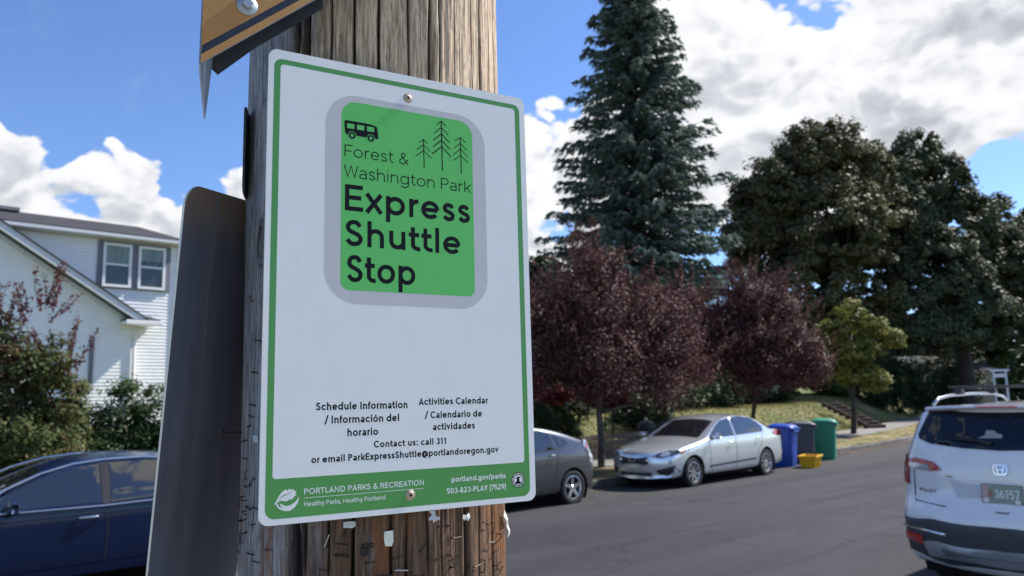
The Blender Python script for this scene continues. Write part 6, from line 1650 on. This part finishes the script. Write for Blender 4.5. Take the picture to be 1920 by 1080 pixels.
# badge letter H in a rounded frame and the word on the tailgate
def tail_T(y0, z0, off):
    return lambda u, v, l: c4.endp_(y0 - u * .001, z0 - v * .001, False, off + l)
hb = MB()
fr = [(u - 0, v) for u, v in rrect(-50, -40, 50, 40, 20, 6)]
ribbon(hb, [(a * (1 - .10 * (b_ / 40)), b_) for a, b_ in fr] + [(fr[0][0] * (1 - .10 * (fr[0][1] / 40)), fr[0][1])], 9, 0, lambda x, y, l: tail_T(0, 1.205, .020)(x, y, l))
ribbon(hb, [(-30, -30), (-18, 32)], 11, .0005, tail_T(0, 1.205, .020)); ribbon(hb, [(30, -30), (18, 32)], 11, .0008, tail_T(0, 1.205, .020)); ribbon(hb, [(-22, 2), (22, 2)], 9, .0011, tail_T(0, 1.205, .020))
hb.build('emblem', M_chrome, c4.root)
b = textmesh('PILOT', -170, 0, 0, 30, .26, tail_T(.555, .965, .012), 0); b.build('tailgate_lettering', bpy.data.materials['dark_chrome'], c4.root)

# ------------------------------------------------------------------ wheeled bins and crate
def wheelie(loc, rz, body, lid, h, w, dp, label, slots=False):
    r = empty('wheeled_bin', loc, rz, label, 'bin', 'wheeled bins at the kerb')
    # body: rounded rectangle lofted with taper; front is local -y
    rings = [(.0, .80, .03), (.06, .82, .05), (.45, .90, .05), (h * .78, .98, .05), (h * .86, 1.0, .05), (h * .865, 1.06, .05), (h * .90, 1.06, .05)]
    vs = []; k = 0
    for (z, f, rr_) in rings:
        q = rrect(-w / 2 * f, -dp / 2 * f, w / 2 * f, dp / 2 * f, rr_ + .03, 4)
        k = len(q); vs += [(a, b_ * 1.0 + (1 - f) * .04, z) for a, b_ in q]
    fs = [(i * k + j, i * k + (j + 1) % k, (i + 1) * k + (j + 1) % k, (i + 1) * k + j) for i in range(len(rings) - 1) for j in range(k)] + [tuple(reversed(range(k)))]
    o = MB().add(vs, fs).build('body', body, r, True); autosmooth(o, 40)
    # ribbed domed lid, overhanging at the front
    L = []; nx_, ny_ = 13, 9
    for i in range(nx_):
        for j in range(ny_):
            u = i / (nx_ - 1) * 2 - 1; v = j / (ny_ - 1) * 2 - 1
            z = h * .905 + .095 * h * (1 - abs(u) ** 3) * (1 - .55 * (v * .5 + .5) * 0) * (1 - abs(v) ** 4) * .9 + (.014 if i % 4 in (1, 2) and abs(v) < .85 else 0) + (.03 * (v * .5 + .5))
            L.append((u * w * .56, v * dp * .57 - .015, z))
    fs = [(i * ny_ + j, (i + 1) * ny_ + j, (i + 1) * ny_ + j + 1, i * ny_ + j + 1) for i in range(nx_ - 1) for j in range(ny_ - 1)]
    o = MB().add(L, fs).build('lid', lid, r, True); s_ = o.modifiers.new('t', 'SOLIDIFY'); s_.thickness = .03; s_.offset = -1; autosmooth(o, 50)
    MB().tube([(-w * .42, dp * .60, h * .88), (w * .42, dp * .60, h * .88)], .018, 8).build('handle', body, r, True)
    for sx in (-1, 1): MB().box((sx * w * .40, dp * .55, h * .88), (.03, .09, .06)).build('handle_bracket', body, r)
    MB().box((0, -dp * .545, h * .84), (w * .75, .04, .06), taper=.9).build('front_lip', body, r, bevel=.01)
    MB().box((0, -dp * .50, h * .62), (w * .24, .02, .03)).build('grab_bar', M_trim, r)
    if slots: MB().box((w * .485, .0, h * .42), (.012, .06, h * .42)).build('side_recess', M_trim, r, bevel=.003); MB().box((w * .49, .05, h * .66), (.012, .05, .09)).build('side_recess', M_trim, r, bevel=.003)
    for sx in (-1, 1):
        mb = MB(); Mx = Matrix(((0, 0, sx), (0, 1, 0), (1, 0, 0)))
        mb.lathe([(.001, .02), (.05, .02), (.055, .03), (.10, .03), (.115, .015), (.115, -.015), (.10, -.03), (.001, -.03)], 20, Mx)
        mb.v = [(a + sx * (w * .44), b_ + dp * .44, c_ + .115) for a, b_, c_ in mb.v]; mb.build('wheel', M_tyre, r, True)
    return r
M_bb = mat('blue_plastic', (.004, .050, .34), .45, var=.06, vscale=6); M_bg = mat('charcoal_plastic', (.065, .068, .080), .5, var=.08, vscale=6); M_bgr = mat('green_plastic', (.020, .235, .135), .45, var=.08, vscale=6)
M_bgl = mat('charcoal_lid_plastic', (.05, .052, .060), .5)
wheelie((18.95, 10.85, .0), R(12), M_bb, M_bb, 1.10, .60, .66, 'blue wheeled bin right behind the silver sedan')
gb = wheelie((20.25, 11.05, .0), R(38), M_bg, M_bgl, 1.13, .62, .68, 'charcoal grey wheeled bin between the blue and the green one')
MB().add([(-.255, -.08 + .03 * k, .70 + a * .05) for k in range(2) for a in (0, 1)], [(0, 1, 3, 2)]).build('label_print', M_white, gb)
MB().add([(.02, -.355, .66), (.07, -.355, .66), (.07, -.355, .74), (.02, -.355, .74)], [(0, 1, 2, 3)]).build('label_print', M_wink, gb)
wheelie((21.5, 11.0, .0), R(22), M_bgr, M_bgr, 1.15, .58, .64, 'green wheeled bin, rightmost of the three bins', True)
M_yc = mat('yellow_plastic', (.72, .42, .012), .45)
cr = empty('recycling_crate', (18.95, 10.12, 0), R(14), 'yellow plastic recycling crate standing in front of the bins', 'crate', 'crates')
del cr['group']
w0, d0, w1, d1, hh = .26, .17, .31, .21, .33
vs = []
for (a, b_, z) in ((w0, d0, 0), (w1, d1, hh), (w1 + .025, d1 + .025, hh), (w1 + .025, d1 + .025, hh - .04), (w1 - .01, d1 - .01, hh - .0005), (w0 - .012, d0 - .012, .015)):
    vs += [(-a, -b_, z), (a, -b_, z), (a, b_, z), (-a, b_, z)]
o_ = lambda r1, r2: [(r1 * 4 + j, r1 * 4 + (j + 1) % 4, r2 * 4 + (j + 1) % 4, r2 * 4 + j) for j in range(4)]
MB().add(vs, o_(0, 1) + o_(3, 2) + o_(2, 4) + o_(4, 5) + [(3, 2, 1, 0), (20, 21, 22, 23)]).build('body', M_yc, cr, bevel=.006)
for sx in (-1, 1):
    MB().tube([(sx * .33, -.08, hh - .06), (sx * .35, -.06, hh - .09), (sx * .35, .06, hh - .09), (sx * .33, .08, hh - .06)], .012, 6).build('handle', M_yc, cr, True)
for k in range(5):
    MB().box((-.20 + .10 * k, -.196, .155), (.012, .012, .25), Matrix.Rotation(R(7), 3, 'X')).build('rib', M_yc, cr)
MB().add([(.02, -.197 - .002, .12), (.09, -.199, .12), (.09, -.2085, .20), (.02, -.2085, .20)], [(0, 1, 2, 3)]).build('logo_print', mat('crate_print', (.30, .20, .02), .6), cr)
